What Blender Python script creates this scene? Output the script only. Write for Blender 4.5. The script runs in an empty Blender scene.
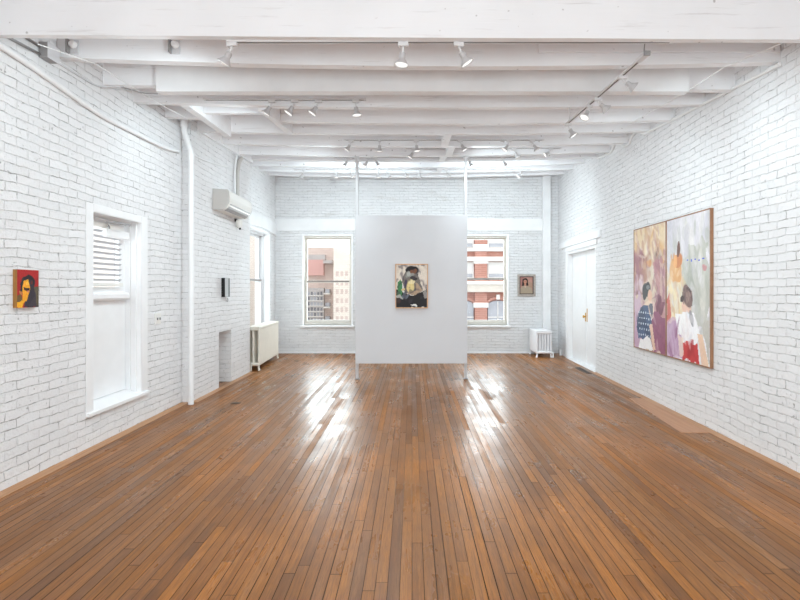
import bpy, bmesh, math, random
from mathutils import Vector, Matrix, noise
random.seed(7)
C = bpy.context.scene.collection
R = math.radians
PI = math.pi

# ------------------------------------------------------------------ colour / material helpers
def lin(c):
    return tuple((x / 12.92 if x <= 0.04045 else ((x + 0.055) / 1.055) ** 2.4) for x in c)
def rgb(r, g, b):
    return lin((r / 255, g / 255, b / 255)) + (1.0,)

class NT:
    def __init__(self, name):
        self.m = bpy.data.materials.new(name)
        self.m.use_nodes = True
        self.t = self.m.node_tree
        self.t.nodes.clear()
        self.out = self.n('ShaderNodeOutputMaterial')
    def n(self, kind, **kw):
        nd = self.t.nodes.new(kind)
        for k, v in kw.items():
            setattr(nd, k, v)
        return nd
    def l(self, a, b):
        self.t.links.new(a, b)
    def put(self, sock, v):
        if hasattr(v, 'links') or hasattr(v, 'is_linked'):
            self.l(v, sock)
        else:
            sock.default_value = v
    def math(self, op, a, b=0.0, c=0.0, clamp=False):
        nd = self.n('ShaderNodeMath', operation=op)
        nd.use_clamp = clamp
        self.put(nd.inputs[0], a); self.put(nd.inputs[1], b); self.put(nd.inputs[2], c)
        return nd.outputs[0]
    def mix(self, f, a, b, blend='MIX'):
        nd = self.n('ShaderNodeMix', data_type='RGBA', blend_type=blend)
        self.put(nd.inputs[0], f); self.put(nd.inputs[6], a); self.put(nd.inputs[7], b)
        return nd.outputs[2]
    def ramp(self, f, stops, interp='LINEAR'):
        nd = self.n('ShaderNodeValToRGB')
        cr = nd.color_ramp
        cr.interpolation = interp
        while len(cr.elements) < len(stops):
            cr.elements.new(0.5)
        for e, (p, c) in zip(cr.elements, stops):
            e.position = p
            e.color = c if len(c) == 4 else tuple(c) + (1,)
        self.put(nd.inputs[0], f)
        return nd.outputs[0]
    def maprange(self, v, a, b, c, d):
        nd = self.n('ShaderNodeMapRange')
        self.put(nd.inputs[0], v)
        for i, x in enumerate((a, b, c, d)):
            nd.inputs[i + 1].default_value = x
        return nd.outputs[0]
    def noise(self, vec, scale, detail=3.0, rough=0.5):
        nd = self.n('ShaderNodeTexNoise')
        if vec is not None:
            self.l(vec, nd.inputs['Vector'])
        nd.inputs['Scale'].default_value = scale
        nd.inputs['Detail'].default_value = detail
        nd.inputs['Roughness'].default_value = rough
        return nd.outputs['Fac']
    def pos(self):
        return self.n('ShaderNodeNewGeometry').outputs['Position']
    def sep(self, v):
        nd = self.n('ShaderNodeSeparateXYZ'); self.l(v, nd.inputs[0]); return nd.outputs
    def comb(self, x, y, z):
        nd = self.n('ShaderNodeCombineXYZ')
        self.put(nd.inputs[0], x); self.put(nd.inputs[1], y); self.put(nd.inputs[2], z)
        return nd.outputs[0]
    def bump(self, h, strength, dist=0.01):
        nd = self.n('ShaderNodeBump')
        self.l(h, nd.inputs['Height'])
        nd.inputs['Strength'].default_value = strength
        nd.inputs['Distance'].default_value = dist
        return nd.outputs[0]
    def principled(self, color, rough=0.5, metal=0.0, normal=None, spec=0.5):
        p = self.n('ShaderNodeBsdfPrincipled')
        self.put(p.inputs['Base Color'], color)
        self.put(p.inputs['Roughness'], rough)
        p.inputs['Metallic'].default_value = metal
        p.inputs['Specular IOR Level'].default_value = spec
        if normal is not None:
            self.l(normal, p.inputs['Normal'])
        self.l(p.outputs[0], self.out.inputs[0])
        return p

def paint(name, col, rough=0.5, metal=0.0, var=0.04, scale=6.0, bump=0.0, spec=0.4):
    t = NT(name)
    co = t.n('ShaderNodeTexCoord').outputs['Object']
    nz = t.noise(co, scale, 4)
    dark = tuple(x * (1 - var * 2) for x in col[:3]) + (1,)
    lite = tuple(min(1, x * (1 + var)) for x in col[:3]) + (1,)
    c = t.ramp(nz, [(0.3, dark), (0.7, lite)])
    nm = t.bump(t.noise(co, scale * 8, 3), bump, 0.003) if bump else None
    t.principled(c, rough, metal, nm, spec)
    return t.m

def brick_mat(name, base, joint, grunge, bw=0.215, bh=0.0675, dark_amt=0.62, bumpk=0.8, seedoff=0.0, expose=0.0):
    """white painted brick: u = x + y runs along any upright face, v = z"""
    t = NT(name)
    p = t.pos()
    x, y, z = t.sep(p)
    wob = t.noise(p, 2.2, 2)
    wob2 = t.noise(p, 14.0, 2)
    u = t.math('ADD', t.math('ADD', x, y), seedoff)
    u = t.math('ADD', u, t.math('MULTIPLY', t.math('SUBTRACT', wob2, 0.5), 0.035))
    v = t.math('ADD', z, t.math('MULTIPLY', t.math('SUBTRACT', wob, 0.5), 0.05))
    v = t.math('ADD', v, t.math('MULTIPLY', t.math('SUBTRACT', wob2, 0.5), 0.017))
    vec = t.comb(u, v, 0.0)
    br = t.n('ShaderNodeTexBrick')
    br.offset = 0.5
    t.l(vec, br.inputs['Vector'])
    br.inputs['Scale'].default_value = 1.0
    br.inputs['Mortar Size'].default_value = 0.0045
    br.inputs['Mortar Smooth'].default_value = 0.55
    br.inputs['Bias'].default_value = 0.0
    br.inputs['Brick Width'].default_value = bw
    br.inputs['Row Height'].default_value = bh
    br.inputs['Color1'].default_value = (0.35, 0.35, 0.35, 1)
    br.inputs['Color2'].default_value = (0.65, 0.65, 0.65, 1)
    br.inputs['Mortar'].default_value = (0.5, 0.5, 0.5, 1)
    mort = br.outputs['Fac']
    lump = t.noise(p, 22.0, 4, 0.6)
    fine = t.noise(p, 90.0, 3, 0.6)
    # cracks where the paint has not filled the joint
    cr = t.maprange(t.noise(p, 8.0, 4, 0.7), 0.49, 0.64, 0.04, 1.0)
    crack = t.math('MULTIPLY', mort, cr, clamp=True)
    pit = t.maprange(t.noise(p, 30.0, 2, 0.5), 0.66, 0.74, 0.0, 1.0)
    pit = t.math('MULTIPLY', pit, t.maprange(t.noise(p, 3.0, 2), 0.45, 0.65, 0.0, 1.0), clamp=True)
    tint = t.n('ShaderNodeSeparateColor'); t.l(br.outputs['Color'], tint.inputs[0])
    per = t.maprange(tint.outputs[0], 0.35, 0.65, 0.955, 1.02)
    cb = t.mix(1.0, base, t.comb(per, per, per), 'MULTIPLY')
    cb = t.mix(t.maprange(t.noise(p, 1.1, 3), 0.35, 0.7, 0.0, 0.35), cb, grunge)
    c = t.mix(t.math('MULTIPLY', crack, dark_amt), cb, joint)
    c = t.mix(t.math('MULTIPLY', pit, 0.55), c, joint)
    if expose:
        ex = t.maprange(t.noise(t.comb(t.math('MULTIPLY', u, 1.0), t.math('MULTIPLY', z, 4.0), 0.0), 1.6, 5, 0.7), 0.56, 0.72, 0.0, expose)
        c = t.mix(ex, c, rgb(176, 166, 155))
    h = t.math('SUBTRACT', t.math('MULTIPLY', lump, 1.0), t.math('MULTIPLY', mort, 0.9))
    h = t.math('ADD', h, t.math('MULTIPLY', fine, 0.30))
    h = t.math('ADD', h, t.math('MULTIPLY', tint.outputs[0], 0.8))
    h = t.math('SUBTRACT', h, t.math('MULTIPLY', pit, 0.5))
    t.principled(c, 0.55, 0.0, t.bump(h, bumpk, 0.012), 0.25)
    return t.m

def floor_mat():
    t = NT('worn_strip_floor')
    p = t.pos()
    x, y, z = t.sep(p)
    W = 0.0575
    xs = t.math('DIVIDE', x, W)
    idx = t.math('FLOOR', xs)
    fx = t.math('FRACT', xs)
    wn = t.n('ShaderNodeTexWhiteNoise', noise_dimensions='1D'); t.l(idx, wn.inputs['W'])
    r1 = wn.outputs['Value']
    yb = t.math('DIVIDE', t.math('ADD', y, t.math('MULTIPLY', r1, 9.0)), t.math('ADD', 1.3, t.math('MULTIPLY', r1, 1.2)))
    bi = t.math('FLOOR', yb); fy = t.math('FRACT', yb)
    wn2 = t.n('ShaderNodeTexWhiteNoise', noise_dimensions='2D'); t.l(t.comb(idx, bi, 0.0), wn2.inputs['Vector'])
    r2 = wn2.outputs['Value']
    r3c = t.n('ShaderNodeSeparateColor'); t.l(wn2.outputs['Color'], r3c.inputs[0])
    r3 = r3c.outputs[1]; r4 = r3c.outputs[2]
    gv = t.comb(t.math('ADD', t.math('MULTIPLY', x, 55.0), t.math('MULTIPLY', r2, 40.0)), t.math('MULTIPLY', y, 2.6), 0.0)
    grain = t.noise(gv, 1.0, 5, 0.6)
    col = t.ramp(r2, [(0.0, rgb(112, 66, 22)), (0.25, rgb(142, 87, 30)), (0.5, rgb(154, 95, 34)), (0.75, rgb(168, 105, 34)), (1.0, rgb(184, 113, 30))])
    # broad wear: greyed traffic lanes and orange varnish islands, drawn out along the boards
    bv = t.comb(t.math('MULTIPLY', x, 1.2), t.math('MULTIPLY', y, 0.55), 0.0)
    wear = t.noise(bv, 1.0, 4, 0.6)
    col = t.mix(t.maprange(wear, 0.42, 0.60, 0.0, 0.55), col, rgb(138, 94, 54))
    col = t.mix(t.maprange(wear, 0.48, 0.34, 0.0, 0.60), col, rgb(198, 126, 56))
    col = t.mix(t.maprange(grain, 0.35, 0.70, 0.0, 0.38), col, rgb(92, 60, 38))
    # scuffs: pale scraped lengths within single boards
    sv = t.comb(t.math('ADD', t.math('MULTIPLY', idx, 7.31), t.math('MULTIPLY', fx, .7)), t.math('ADD', t.math('MULTIPLY', y, 0.42), t.math('MULTIPLY', r2, 30.0)), 0.0)
    scuff = t.maprange(t.noise(sv, 1.3, 4, 0.6), 0.50, 0.72, 0.0, 1.0)
    col = t.mix(t.math('MULTIPLY', scuff, 0.34), col, rgb(186, 150, 122))
    stv = t.comb(t.math('ADD', t.math('MULTIPLY', idx, 3.17), t.math('MULTIPLY', fx, 1.6)), t.math('ADD', t.math('MULTIPLY', y, 0.38), t.math('MULTIPLY', r3, 50.0)), 4.0)
    stain = t.maprange(t.noise(stv, 1.5, 4, 0.65), 0.52, 0.74, 0.0, 1.0)
    col = t.mix(t.math('MULTIPLY', stain, 0.60), col, rgb(84, 56, 42))
    fg = t.noise(t.comb(t.math('MULTIPLY', x, 260.0), t.math('MULTIPLY', y, 9.0), 1.0), 1.0, 3, 0.7)
    col = t.mix(t.maprange(fg, 0.40, 0.68, 0.0, 0.62), col, rgb(92, 56, 30))
    edge = t.math('ABSOLUTE', t.math('SUBTRACT', fx, 0.5))
    gapw = t.math('SUBTRACT', 0.470, t.math('MULTIPLY', t.math('POWER', r1, 3.0), 0.05))
    gap = t.math('GREATER_THAN', edge, gapw)
    gap = t.math('MULTIPLY', gap, t.maprange(r4, 0.0, 1.0, 0.6, 1.0))
    ge = t.math('LESS_THAN', fy, 0.0025)
    g = t.math('MAXIMUM', gap, t.math('MULTIPLY', ge, 0.8))
    col = t.mix(t.math('MULTIPLY', g, 0.95), col, rgb(34, 20, 14))
    rough = t.maprange(t.noise(bv, 3.0, 4, 0.6), 0.35, 0.7, 0.23, 0.40)
    rough = t.math('ADD', rough, t.math('MULTIPLY', scuff, 0.20))
    rough = t.math('ADD', rough, t.math('MULTIPLY', t.maprange(r3, 0.70, 0.78, 0.0, 1.0), 0.16))
    # each strip lies at a slightly different tilt, which breaks the reflections up
    tilt = t.math('MULTIPLY', t.math('SUBTRACT', fx, 0.5), t.math('SUBTRACT', r3, 0.5))
    h = t.math('ADD', t.math('MULTIPLY', tilt, 0.55), t.math('MULTIPLY', grain, 0.05))
    h = t.math('SUBTRACT', h, t.math('MULTIPLY', g, 0.6))
    h = t.math('ADD', h, t.math('MULTIPLY', t.noise(p, 3.0, 2), 0.4))
    pr = t.principled(col, rough, 0.0, t.bump(h, 0.26, 0.006), 0.45)
    t.put(pr.inputs['Specular IOR Level'], t.math('MULTIPLY', t.math('SUBTRACT', 1.0, t.math('MULTIPLY', g, 0.9)), t.maprange(scuff, 0.0, 1.0, 0.36, 0.16)))
    return t.m

def wood_mat(name, a, b, sx=30, sy=2.5, rough=0.4):
    t = NT(name)
    x, y, z = t.sep(t.pos())
    g = t.noise(t.comb(t.math('MULTIPLY', x, sx), t.math('MULTIPLY', y, sy), t.math('MULTIPLY', z, sy)), 1.0, 5, 0.6)
    t.principled(t.ramp(g, [(0.3, a), (0.7, b)]), rough, 0.0, t.bump(g, 0.1, 0.002))
    return t.m

def beam_mat():
    t = NT('painted_timber')
    p = t.pos()
    x, y, z = t.sep(p)
    g = t.noise(t.comb(t.math('MULTIPLY', x, 1.6), t.math('MULTIPLY', y, 14.0), t.math('MULTIPLY', z, 26.0)), 1.0, 5, 0.65)
    c = t.ramp(t.noise(p, 1.4, 3), [(0.3, rgb(236, 236, 238)), (0.7, rgb(243, 243, 245))])
    chip = t.maprange(g, 0.60, 0.72, 0.0, 0.42)
    knot = t.maprange(t.noise(p, 19.0, 1), 0.74, 0.80, 0.0, 0.6)
    c = t.mix(chip, c, rgb(176, 170, 168))
    c = t.mix(knot, c, rgb(150, 143, 140))
    t.principled(c, 0.55, 0.0, t.bump(g, 0.35, 0.006), 0.25)
    return t.m

def glass_mat():
    t = NT('window_glass')
    lw = t.n('ShaderNodeLayerWeight'); lw.inputs[0].default_value = .5
    f = t.math('ADD', .02, t.math('MULTIPLY', t.math('POWER', lw.outputs['Facing'], 5.0), .5))
    tr = t.n('ShaderNodeBsdfTransparent'); tr.inputs[0].default_value = (0.97, 0.98, 0.98, 1)
    gl = t.n('ShaderNodeBsdfGlossy'); gl.inputs['Roughness'].default_value = 0.02
    mx = t.n('ShaderNodeMixShader')
    t.l(f, mx.inputs[0]); t.l(tr.outputs[0], mx.inputs[1]); t.l(gl.outputs[0], mx.inputs[2])
    t.l(mx.outputs[0], t.out.inputs[0])
    return t.m

def canvas_mat(name='painted_canvas'):
    t = NT(name)
    a = t.n('ShaderNodeVertexColor'); a.layer_name = 'paint'
    co = t.n('ShaderNodeTexCoord').outputs['Object']
    t.principled(a.outputs[0], 0.5, 0.0, t.bump(t.noise(co, 60, 3), 0.12, 0.002), 0.3)
    return t.m

def emit_mat(name, col, s):
    t = NT(name)
    e = t.n('ShaderNodeEmission'); e.inputs[0].default_value = col; e.inputs[1].default_value = s
    t.l(e.outputs[0], t.out.inputs[0])
    return t.m

M = {}
M['brick'] = brick_mat('white_painted_brick', rgb(235, 235, 236), rgb(118, 113, 112), rgb(226, 224, 225))
M['brick_back'] = brick_mat('old_white_brick', rgb(231, 231, 232), rgb(134, 129, 127), rgb(219, 219, 221), bw=0.20, bh=0.062, dark_amt=0.42, bumpk=1.0, seedoff=0.07, expose=0.32)
M['floor'] = floor_mat()
M['beam'] = beam_mat()
M['deck'] = paint('ceiling_paint', rgb(243, 243, 245), 0.6, var=0.02, bump=0.1)
M['white'] = paint('white_gloss_paint', rgb(240, 240, 241), 0.38, var=0.015, bump=0.05)
M['plaster'] = paint('white_plaster', rgb(236, 236, 237), 0.5, var=0.03, scale=3, bump=0.15)
M['rail_shade'] = paint('backlit_rail_shade', rgb(140, 133, 128), 0.5, var=0.05)  # shade of the backlit sash rail, put into the colour
M['white_frame'] = paint('greyed_white_paint', rgb(216, 216, 218), 0.42, var=0.02)
M['cream_frame'] = paint('cream_window_paint', rgb(206, 200, 192), 0.42, var=0.03)
M['rad'] = paint('cream_radiator_paint', rgb(231, 225, 213), 0.42, var=0.03)
M['radw'] = paint('white_radiator_paint', rgb(240, 240, 243), 0.4, var=0.02)
M['plastic'] = paint('white_plastic', rgb(234, 232, 228), 0.35, var=0.01)
M['slat'] = paint('grey_white_slat', rgb(196, 196, 200), 0.5, var=.01)
M['plastic2'] = paint('warm_grey_plastic', rgb(198, 194, 190), 0.4, var=0.01)
M['panel'] = paint('pale_grey_panel_paint', rgb(212, 212, 215), 0.5, var=0.01, scale=2)
M['pole'] = paint('pale_grey_pole_paint', rgb(205, 204, 206), 0.4, var=0.02)
M['grey'] = paint('grey_metal_paint', rgb(158, 156, 156), 0.45, var=0.03)
M['track'] = paint('white_track_metal', rgb(224, 223, 224), 0.35, var=0.01)
M['shade'] = paint('white_lamp_metal', rgb(196, 194, 195), 0.35, var=0.01)
M['dark'] = paint('dark_grey_metal', rgb(70, 68, 68), 0.5, var=0.05)
M['black'] = paint('black_lacquer', rgb(22, 21, 22), 0.45, var=0.05)
M['cable'] = paint('grey_cable', rgb(150, 147, 146), 0.5, var=0.04)
M['wcable'] = paint('white_cable', rgb(238, 238, 238), 0.5, var=0.01)
M['brass'] = paint('brass', rgb(205, 158, 72), 0.28, metal=0.9, var=0.04)
M['bulb'] = emit_mat('pale_bulb_glow', (1.0, 0.97, 0.93, 1), .75)  # bulbs are off; a faint glow is added to keep them pale
M['gold'] = wood_mat('ochre_wood_edge', rgb(140, 92, 40), rgb(184, 132, 62), 40, 8)
M['frame_wood'] = wood_mat('pale_wood_strip', rgb(196, 146, 102), rgb(222, 178, 134), 40, 8)
M['frame_brown'] = wood_mat('brown_wood_strip', rgb(132, 92, 64), rgb(164, 120, 88), 40, 8)
M['frame_silver'] = paint('worn_silver_frame', rgb(176, 166, 158), 0.45, var=0.12, scale=30)
M['frame_dark'] = paint('dark_inner_frame', rgb(66, 50, 44), 0.5, var=0.1, scale=30)
M['border'] = wood_mat('light_border_board', rgb(160, 108, 64), rgb(188, 136, 88), 45, 2.0, 0.34)
M['patch'] = wood_mat('pale_plywood', rgb(166, 114, 80), rgb(186, 136, 100), 25, 1.6, 0.42)
M['glass'] = glass_mat()
M['canvas'] = canvas_mat()
M['grille'] = paint('dark_brass_plate', rgb(104, 82, 66), 0.45, metal=0.3, var=0.1)

# ------------------------------------------------------------------ mesh helpers
class MB:
    def __init__(self):
        self.v = []; self.f = []; self.s = []
    def add(self, vs, fs, smooth=False):
        o = len(self.v)
        self.v += [tuple(a) for a in vs]
        for f in fs:
            self.f.append(tuple(i + o for i in f)); self.s.append(smooth)
        return self
    def box(self, x0, x1, y0, y1, z0, z1):
        vs = [(x0, y0, z0), (x1, y0, z0), (x1, y1, z0), (x0, y1, z0), (x0, y0, z1), (x1, y0, z1), (x1, y1, z1), (x0, y1, z1)]
        return self.add(vs, [(0, 3, 2, 1), (4, 5, 6, 7), (0, 1, 5, 4), (1, 2, 6, 5), (2, 3, 7, 6), (3, 0, 4, 7)])
    def hexa(self, vs):
        return self.add(vs, [(0, 3, 2, 1), (4, 5, 6, 7), (0, 1, 5, 4), (1, 2, 6, 5), (2, 3, 7, 6), (3, 0, 4, 7)])
    def tube(self, pts, r, n=10, caps=True):
        pts = [Vector(p) for p in pts]
        rs = r if isinstance(r, (list, tuple)) else [r] * len(pts)
        rings = []
        t0 = (pts[1] - pts[0]).normalized()
        up = Vector((0, 0, 1)) if abs(t0.z) < 0.9 else Vector((1, 0, 0))
        a = t0.cross(up).normalized()
        for i, p in enumerate(pts):
            if i == 0: t = (pts[1] - pts[0]).normalized()
            elif i == len(pts) - 1: t = (pts[-1] - pts[-2]).normalized()
            else: t = ((pts[i + 1] - p).normalized() + (p - pts[i - 1]).normalized()).normalized()
            a = (a - t * a.dot(t)).normalized()
            b = t.cross(a)
            rings.append([p + (a * math.cos(2 * PI * k / n) + b * math.sin(2 * PI * k / n)) * rs[i] for k in range(n)])
        vs = [v for rg in rings for v in rg]
        fs = []
        for i in range(len(pts) - 1):
            for k in range(n):
                fs.append((i * n + k, i * n + (k + 1) % n, (i + 1) * n + (k + 1) % n, (i + 1) * n + k))
        self.add(vs, fs, True)
        if caps:
            self.add(rings[0], [tuple(reversed(range(n)))]); self.add(rings[-1], [tuple(range(n))])
        return self
    def lathe(self, prof, origin=(0, 0, 0), axis=(0, 0, 1), n=16, cap0=True, cap1=True):
        ax = Vector(axis).normalized(); o = Vector(origin)
        up = Vector((0, 0, 1)) if abs(ax.z) < 0.9 else Vector((1, 0, 0))
        a = ax.cross(up).normalized(); b = ax.cross(a)
        rings = [[o + ax * h + (a * math.cos(2 * PI * k / n) + b * math.sin(2 * PI * k / n)) * max(r, 1e-5) for k in range(n)] for r, h in prof]
        vs = [v for rg in rings for v in rg]
        fs = []
        for i in range(len(prof) - 1):
            for k in range(n):
                fs.append((i * n + k, (i + 1) * n + k, (i + 1) * n + (k + 1) % n, i * n + (k + 1) % n))
        self.add(vs, fs, True)
        if cap0: self.add(rings[0], [tuple(range(n))])
        if cap1: self.add(rings[-1], [tuple(reversed(range(n)))])
        return self
    def prism(self, prof, fn0, fn1, smooth=False):
        """prof: list of 2-D points; fn0 / fn1 place them at the two ends"""
        n = len(prof)
        a = [fn0(*p) for p in prof]; b = [fn1(*p) for p in prof]
        self.add(a + b, [(i, (i + 1) % n, n + (i + 1) % n, n + i) for i in range(n)], smooth)
        self.add(a, [tuple(reversed(range(n)))]); self.add(b, [tuple(range(n))])
        return self
    def build(self, name, mat, parent=None, bevel=0.0, loc=None, fix=True):
        me = bpy.data.meshes.new(name)
        me.from_pydata(self.v, [], self.f)
        me.polygons.foreach_set('use_smooth', self.s)
        if fix:
            bm = bmesh.new(); bm.from_mesh(me)
            bmesh.ops.remove_doubles(bm, verts=bm.verts, dist=1e-5)
            bmesh.ops.recalc_face_normals(bm, faces=bm.faces)
            for e in bm.edges:
                if len(e.link_faces) == 2 and e.calc_face_angle(0) > 0.7:
                    e.smooth = False
            bm.to_mesh(me); bm.free()
        me.update()
        o = bpy.data.objects.new(name, me)
        C.objects.link(o)
        if mat: me.materials.append(mat)
        if parent: o.parent = parent
        if loc: o.location = loc
        if bevel:
            md = o.modifiers.new('edge', 'BEVEL'); md.width = bevel; md.segments = 2; md.limit_method = 'ANGLE'; md.angle_limit = R(40)
        return o

def tag(o, label=None, cat=None, group=None, kind=None):
    if label: o['label'] = label
    if cat: o['category'] = cat
    if group: o['group'] = group
    if kind: o['kind'] = kind
    return o
def empty(name, loc, rz=0.0, label=None, cat=None, group=None, kind=None):
    o = bpy.data.objects.new(name, None); C.objects.link(o)
    o.location = loc; o.rotation_euler = (0, 0, rz); o.empty_display_size = 0.1
    return tag(o, label, cat, group, kind)
def copy_tree(o, parent=None):
    c = o.copy(); C.objects.link(c)
    if parent: c.parent = parent
    for ch in list(o.children): copy_tree(ch, c)
    return c

# ------------------------------------------------------------------ room dimensions
LX = -2.84                       # left wall face
CX = -2.73                       # chimney breast face
NX = -2.98                       # window bay of the left wall
CH0, CH1 = 6.17, 8.42            # chimney breast from / to
BY = 10.9                        # back wall face
FY = -3.4                        # wall behind the viewer
def RX(y): return 2.811 + 0.034 * y
RROT = -(PI / 2 + math.atan(0.034))
def deck(y): return 3.22 + 0.089 * (y - 4) + 0.30

def wall(name, place, u0, u1, z0, z1, holes, thick, mat, top=None, label=None):
    """place(u, z, d): point at depth d behind the face. holes: (u0,u1,z0,z1)"""
    us = sorted({u0, u1} | {h[0] for h in holes} | {h[1] for h in holes})
    zs = sorted({z0, z1} | {h[2] for h in holes if h[2] > z0} | {h[3] for h in holes})
    mb = MB()
    def pt(i, j, d):
        z = zs[j]
        if j == len(zs) - 1 and top: z = top(us[i])
        return place(us[i], z, d)
    def solid(i, j):
        if i < 0 or j < 0 or i >= len(us) - 1 or j >= len(zs) - 1: return False
        cu, cz = (us[i] + us[i + 1]) / 2, (zs[j] + zs[j + 1]) / 2
        return not any(h[0] < cu < h[1] and h[2] < cz < h[3] for h in holes)
    q = lambda a, b, c, d: mb.add([a, b, c, d], [(0, 1, 2, 3)])
    for i in range(len(us) - 1):
        for j in range(len(zs) - 1):
            if not solid(i, j): continue
            for d in (0, thick): q(pt(i, j, d), pt(i + 1, j, d), pt(i + 1, j + 1, d), pt(i, j + 1, d))
            if not solid(i - 1, j): q(pt(i, j, 0), pt(i, j, thick), pt(i, j + 1, thick), pt(i, j + 1, 0))
            if not solid(i + 1, j): q(pt(i + 1, j, 0), pt(i + 1, j, thick), pt(i + 1, j + 1, thick), pt(i + 1, j + 1, 0))
            if not solid(i, j - 1): q(pt(i, j, 0), pt(i, j, thick), pt(i + 1, j, thick), pt(i + 1, j, 0))
            if not solid(i, j + 1): q(pt(i, j + 1, 0), pt(i, j + 1, thick), pt(i + 1, j + 1, thick), pt(i + 1, j + 1, 0))
    o = mb.build(name, mat)
    return tag(o, label, 'wall', kind='structure')

# floor and ceiling
tag(MB().box(-3.5, 3.6, FY - .3, BY + 0.4, -0.2, 0.0).build('floor', M['floor']), 'worn glossy brown strip wood floor', 'floor', kind='structure')
mb = MB()
ya, yb = FY - .3, BY + 0.4
mb.hexa([(-3.5, ya, deck(ya)), (3.6, ya, deck(ya)), (3.6, yb, deck(yb)), (-3.5, yb, deck(yb)), (-3.5, ya, deck(ya) + .2), (3.6, ya, deck(ya) + .2), (3.6, yb, deck(yb) + .2), (-3.5, yb, deck(yb) + .2)])
tag(mb.build('ceiling', M['deck']), 'white boarded ceiling rising toward the windows', 'ceiling', kind='structure')

# walls
SW = [(-3.1, -1.9, 0.4, 2.2), (-1.5, -0.3, 0.4, 2.2)]     # unseen openings added beside and behind the viewer for fill light
LD = (4.45, 5.24, 0.30, 2.09)            # raised door opening in the left wall
wall('wall_left', lambda u, z, d: (LX - d, u, z), FY, CH0 + .1, 0, 4, [LD] + SW, 0.225, M['brick'], top=lambda u: deck(u) + .02, label='white painted brick side wall with raised door')
NI = (7.07, 7.55, 0.0, 0.79)             # fireplace niche
wall('wall_chimney', lambda u, z, d: (CX - d, u, z), CH0, CH1, 0, 4, [NI], 0.5, M['brick'], top=lambda u: deck(u) + .02, label='white brick chimney breast with small fireplace niche')
tag(MB().box(CX - .45, CX - .4, NI[0] - .05, NI[1] + .05, 0, .85).build('wall_niche', M['brick']), 'white brick back of the fireplace niche', 'wall', kind='structure')
NW = (9.12, 10.44, 0.56, 2.57)           # window in the bay
wall('wall_left_bay', lambda u, z, d: (NX - d, u, z), CH1, BY, 0, 4, [NW], 0.30, M['brick'], top=lambda u: deck(u) + .02, label='white brick side wall behind the long radiator')
BW1 = (-2.40, -1.285, 0.61, 2.60)
BW2 = (1.00, 2.115, 0.61, 2.60)
wall('wall_back', lambda u, z, d: (u, BY + d, z), -3.3, 3.5, 0, 4.16, [BW1, BW2], 0.34, M['brick_back'], label='rough white brick end wall with two sash windows')
RD = (8.42, 10.15, 0.0, 2.15)
wall('wall_right', lambda u, z, d: (RX(u) + d, u, z), FY, BY, 0, 4, [RD] + SW, 0.34, M['brick'], top=lambda u: deck(u) + .02, label='white painted brick wall carrying the large diptych')
FW = [(-2.6, -0.95, 0.12, 1.75), (-0.80, 0.80, 0.12, 1.75), (0.95, 2.5, 0.12, 1.75)]  # made-up openings that let fill light in from behind
wall('wall_front', lambda u, z, d: (u, FY - d, z), -2.9, 2.75, 0, 2.6, FW, 0.3, M['plaster'], label='plain white wall behind the viewer')

# ------------------------------------------------------------------ beams
def beam_mesh(mb, y0, th, x0, x1, zL, zM, zR, ztop, n=16):
    # bottom edge sags along a parabola through the three heights measured at -2.85 / 0 / 2.95
    def zb(x):
        s = (x + 2.85) / 5.8
        return zL * (1 - s) * (1 - 2 * s) + 4 * zM * s * (1 - s) + zR * s * (2 * s - 1)
    pr = []
    for i in range(n + 1):
        x = x0 + (x1 - x0) * i / n
        wob = 0.004 * noise.noise((x * 1.3, y0 * 5, 0))
        pr.append([(x, y0 + wob, zb(x) + wob), (x, y0 + th + wob, zb(x) + wob), (x, y0 + th, ztop(y0 + th)), (x, y0, ztop(y0))])
    vs = [v for r in pr for v in r]
    fs = []
    for i in range(n):
        for k in range(4):
            fs.append((i * 4 + k, i * 4 + (k + 1) % 4, (i + 1) * 4 + (k + 1) % 4, (i + 1) * 4 + k))
    fs += [(3, 2, 1, 0), (n * 4, n * 4 + 1, n * 4 + 2, n * 4 + 3)]
    return mb.add(vs, fs)
ORD = ['nearest', 'second', 'third', 'fourth', 'fifth', 'sixth', 'seventh', 'eighth', 'ninth', 'tenth', 'eleventh', 'last']
JO = [(3.37, 3.115, 3.095, 3.08), (4.00, 3.256, 3.184, 3.22), (4.60, 3.28, 3.25, 3.235), (5.09, 3.309, 3.248, 3.283), (5.75, 3.383, 3.303, 3.343),
      (6.36, 3.41, 3.372, 3.41), (7.08, 3.467, 3.418, 3.467), (7.77, 3.50, 3.467, 3.529), (8.39, 3.58, 3.547, 3.607), (9.03, 3.64, 3.60, 3.667),
      (9.73, 3.70, 3.665, 3.7255), (10.38, 3.76, 3.725, 3.78)]
TA = (-2.39, -2.30); TB = (-1.59, -1.51)
joists = []
for i, (y, zl, zm, zr) in enumerate(JO):
    th = 0.047 if i == 0 else 0.075
    xl = LX
    if 6 <= i <= 8: xl = -2.70
    elif i > 8: xl = NX
    xr = RX(y) + 0.002
    mb = MB()
    if i == 4:
        beam_mesh(mb, y, th, xl, TA[0], zl, zm, zr, deck, 3)
        beam_mesh(mb, y, th, TB[1], xr, zl, zm, zr, deck, 14)
    else:
        beam_mesh(mb, y, th, xl, xr, zl, zm, zr, deck)
    o = mb.build('ceiling_beam', M['beam'])
    extra = {0: ' and the tallest', 2: ' carrying the smooth box casing', 4: ' interrupted by two short trimmers'}.get(i, '')
    tag(o, f'white timber ceiling beam, {ORD[i]} from the viewer{extra}', 'beam', 'white ceiling beams', 'structure')
    joists.append(o)
# casing on the third beam, cover strip on the second
bx = MB().box(-2.31, 2.50, 4.505, 4.598, 3.18, 3.416).build('beam_casing', M['plaster'], joists[2], bevel=0.004)
MB().box(1.01, 2.93, 3.975, 4.0, 3.285, 3.37).build('cover_strip', M['beam'], joists[1], bevel=0.003)
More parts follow.
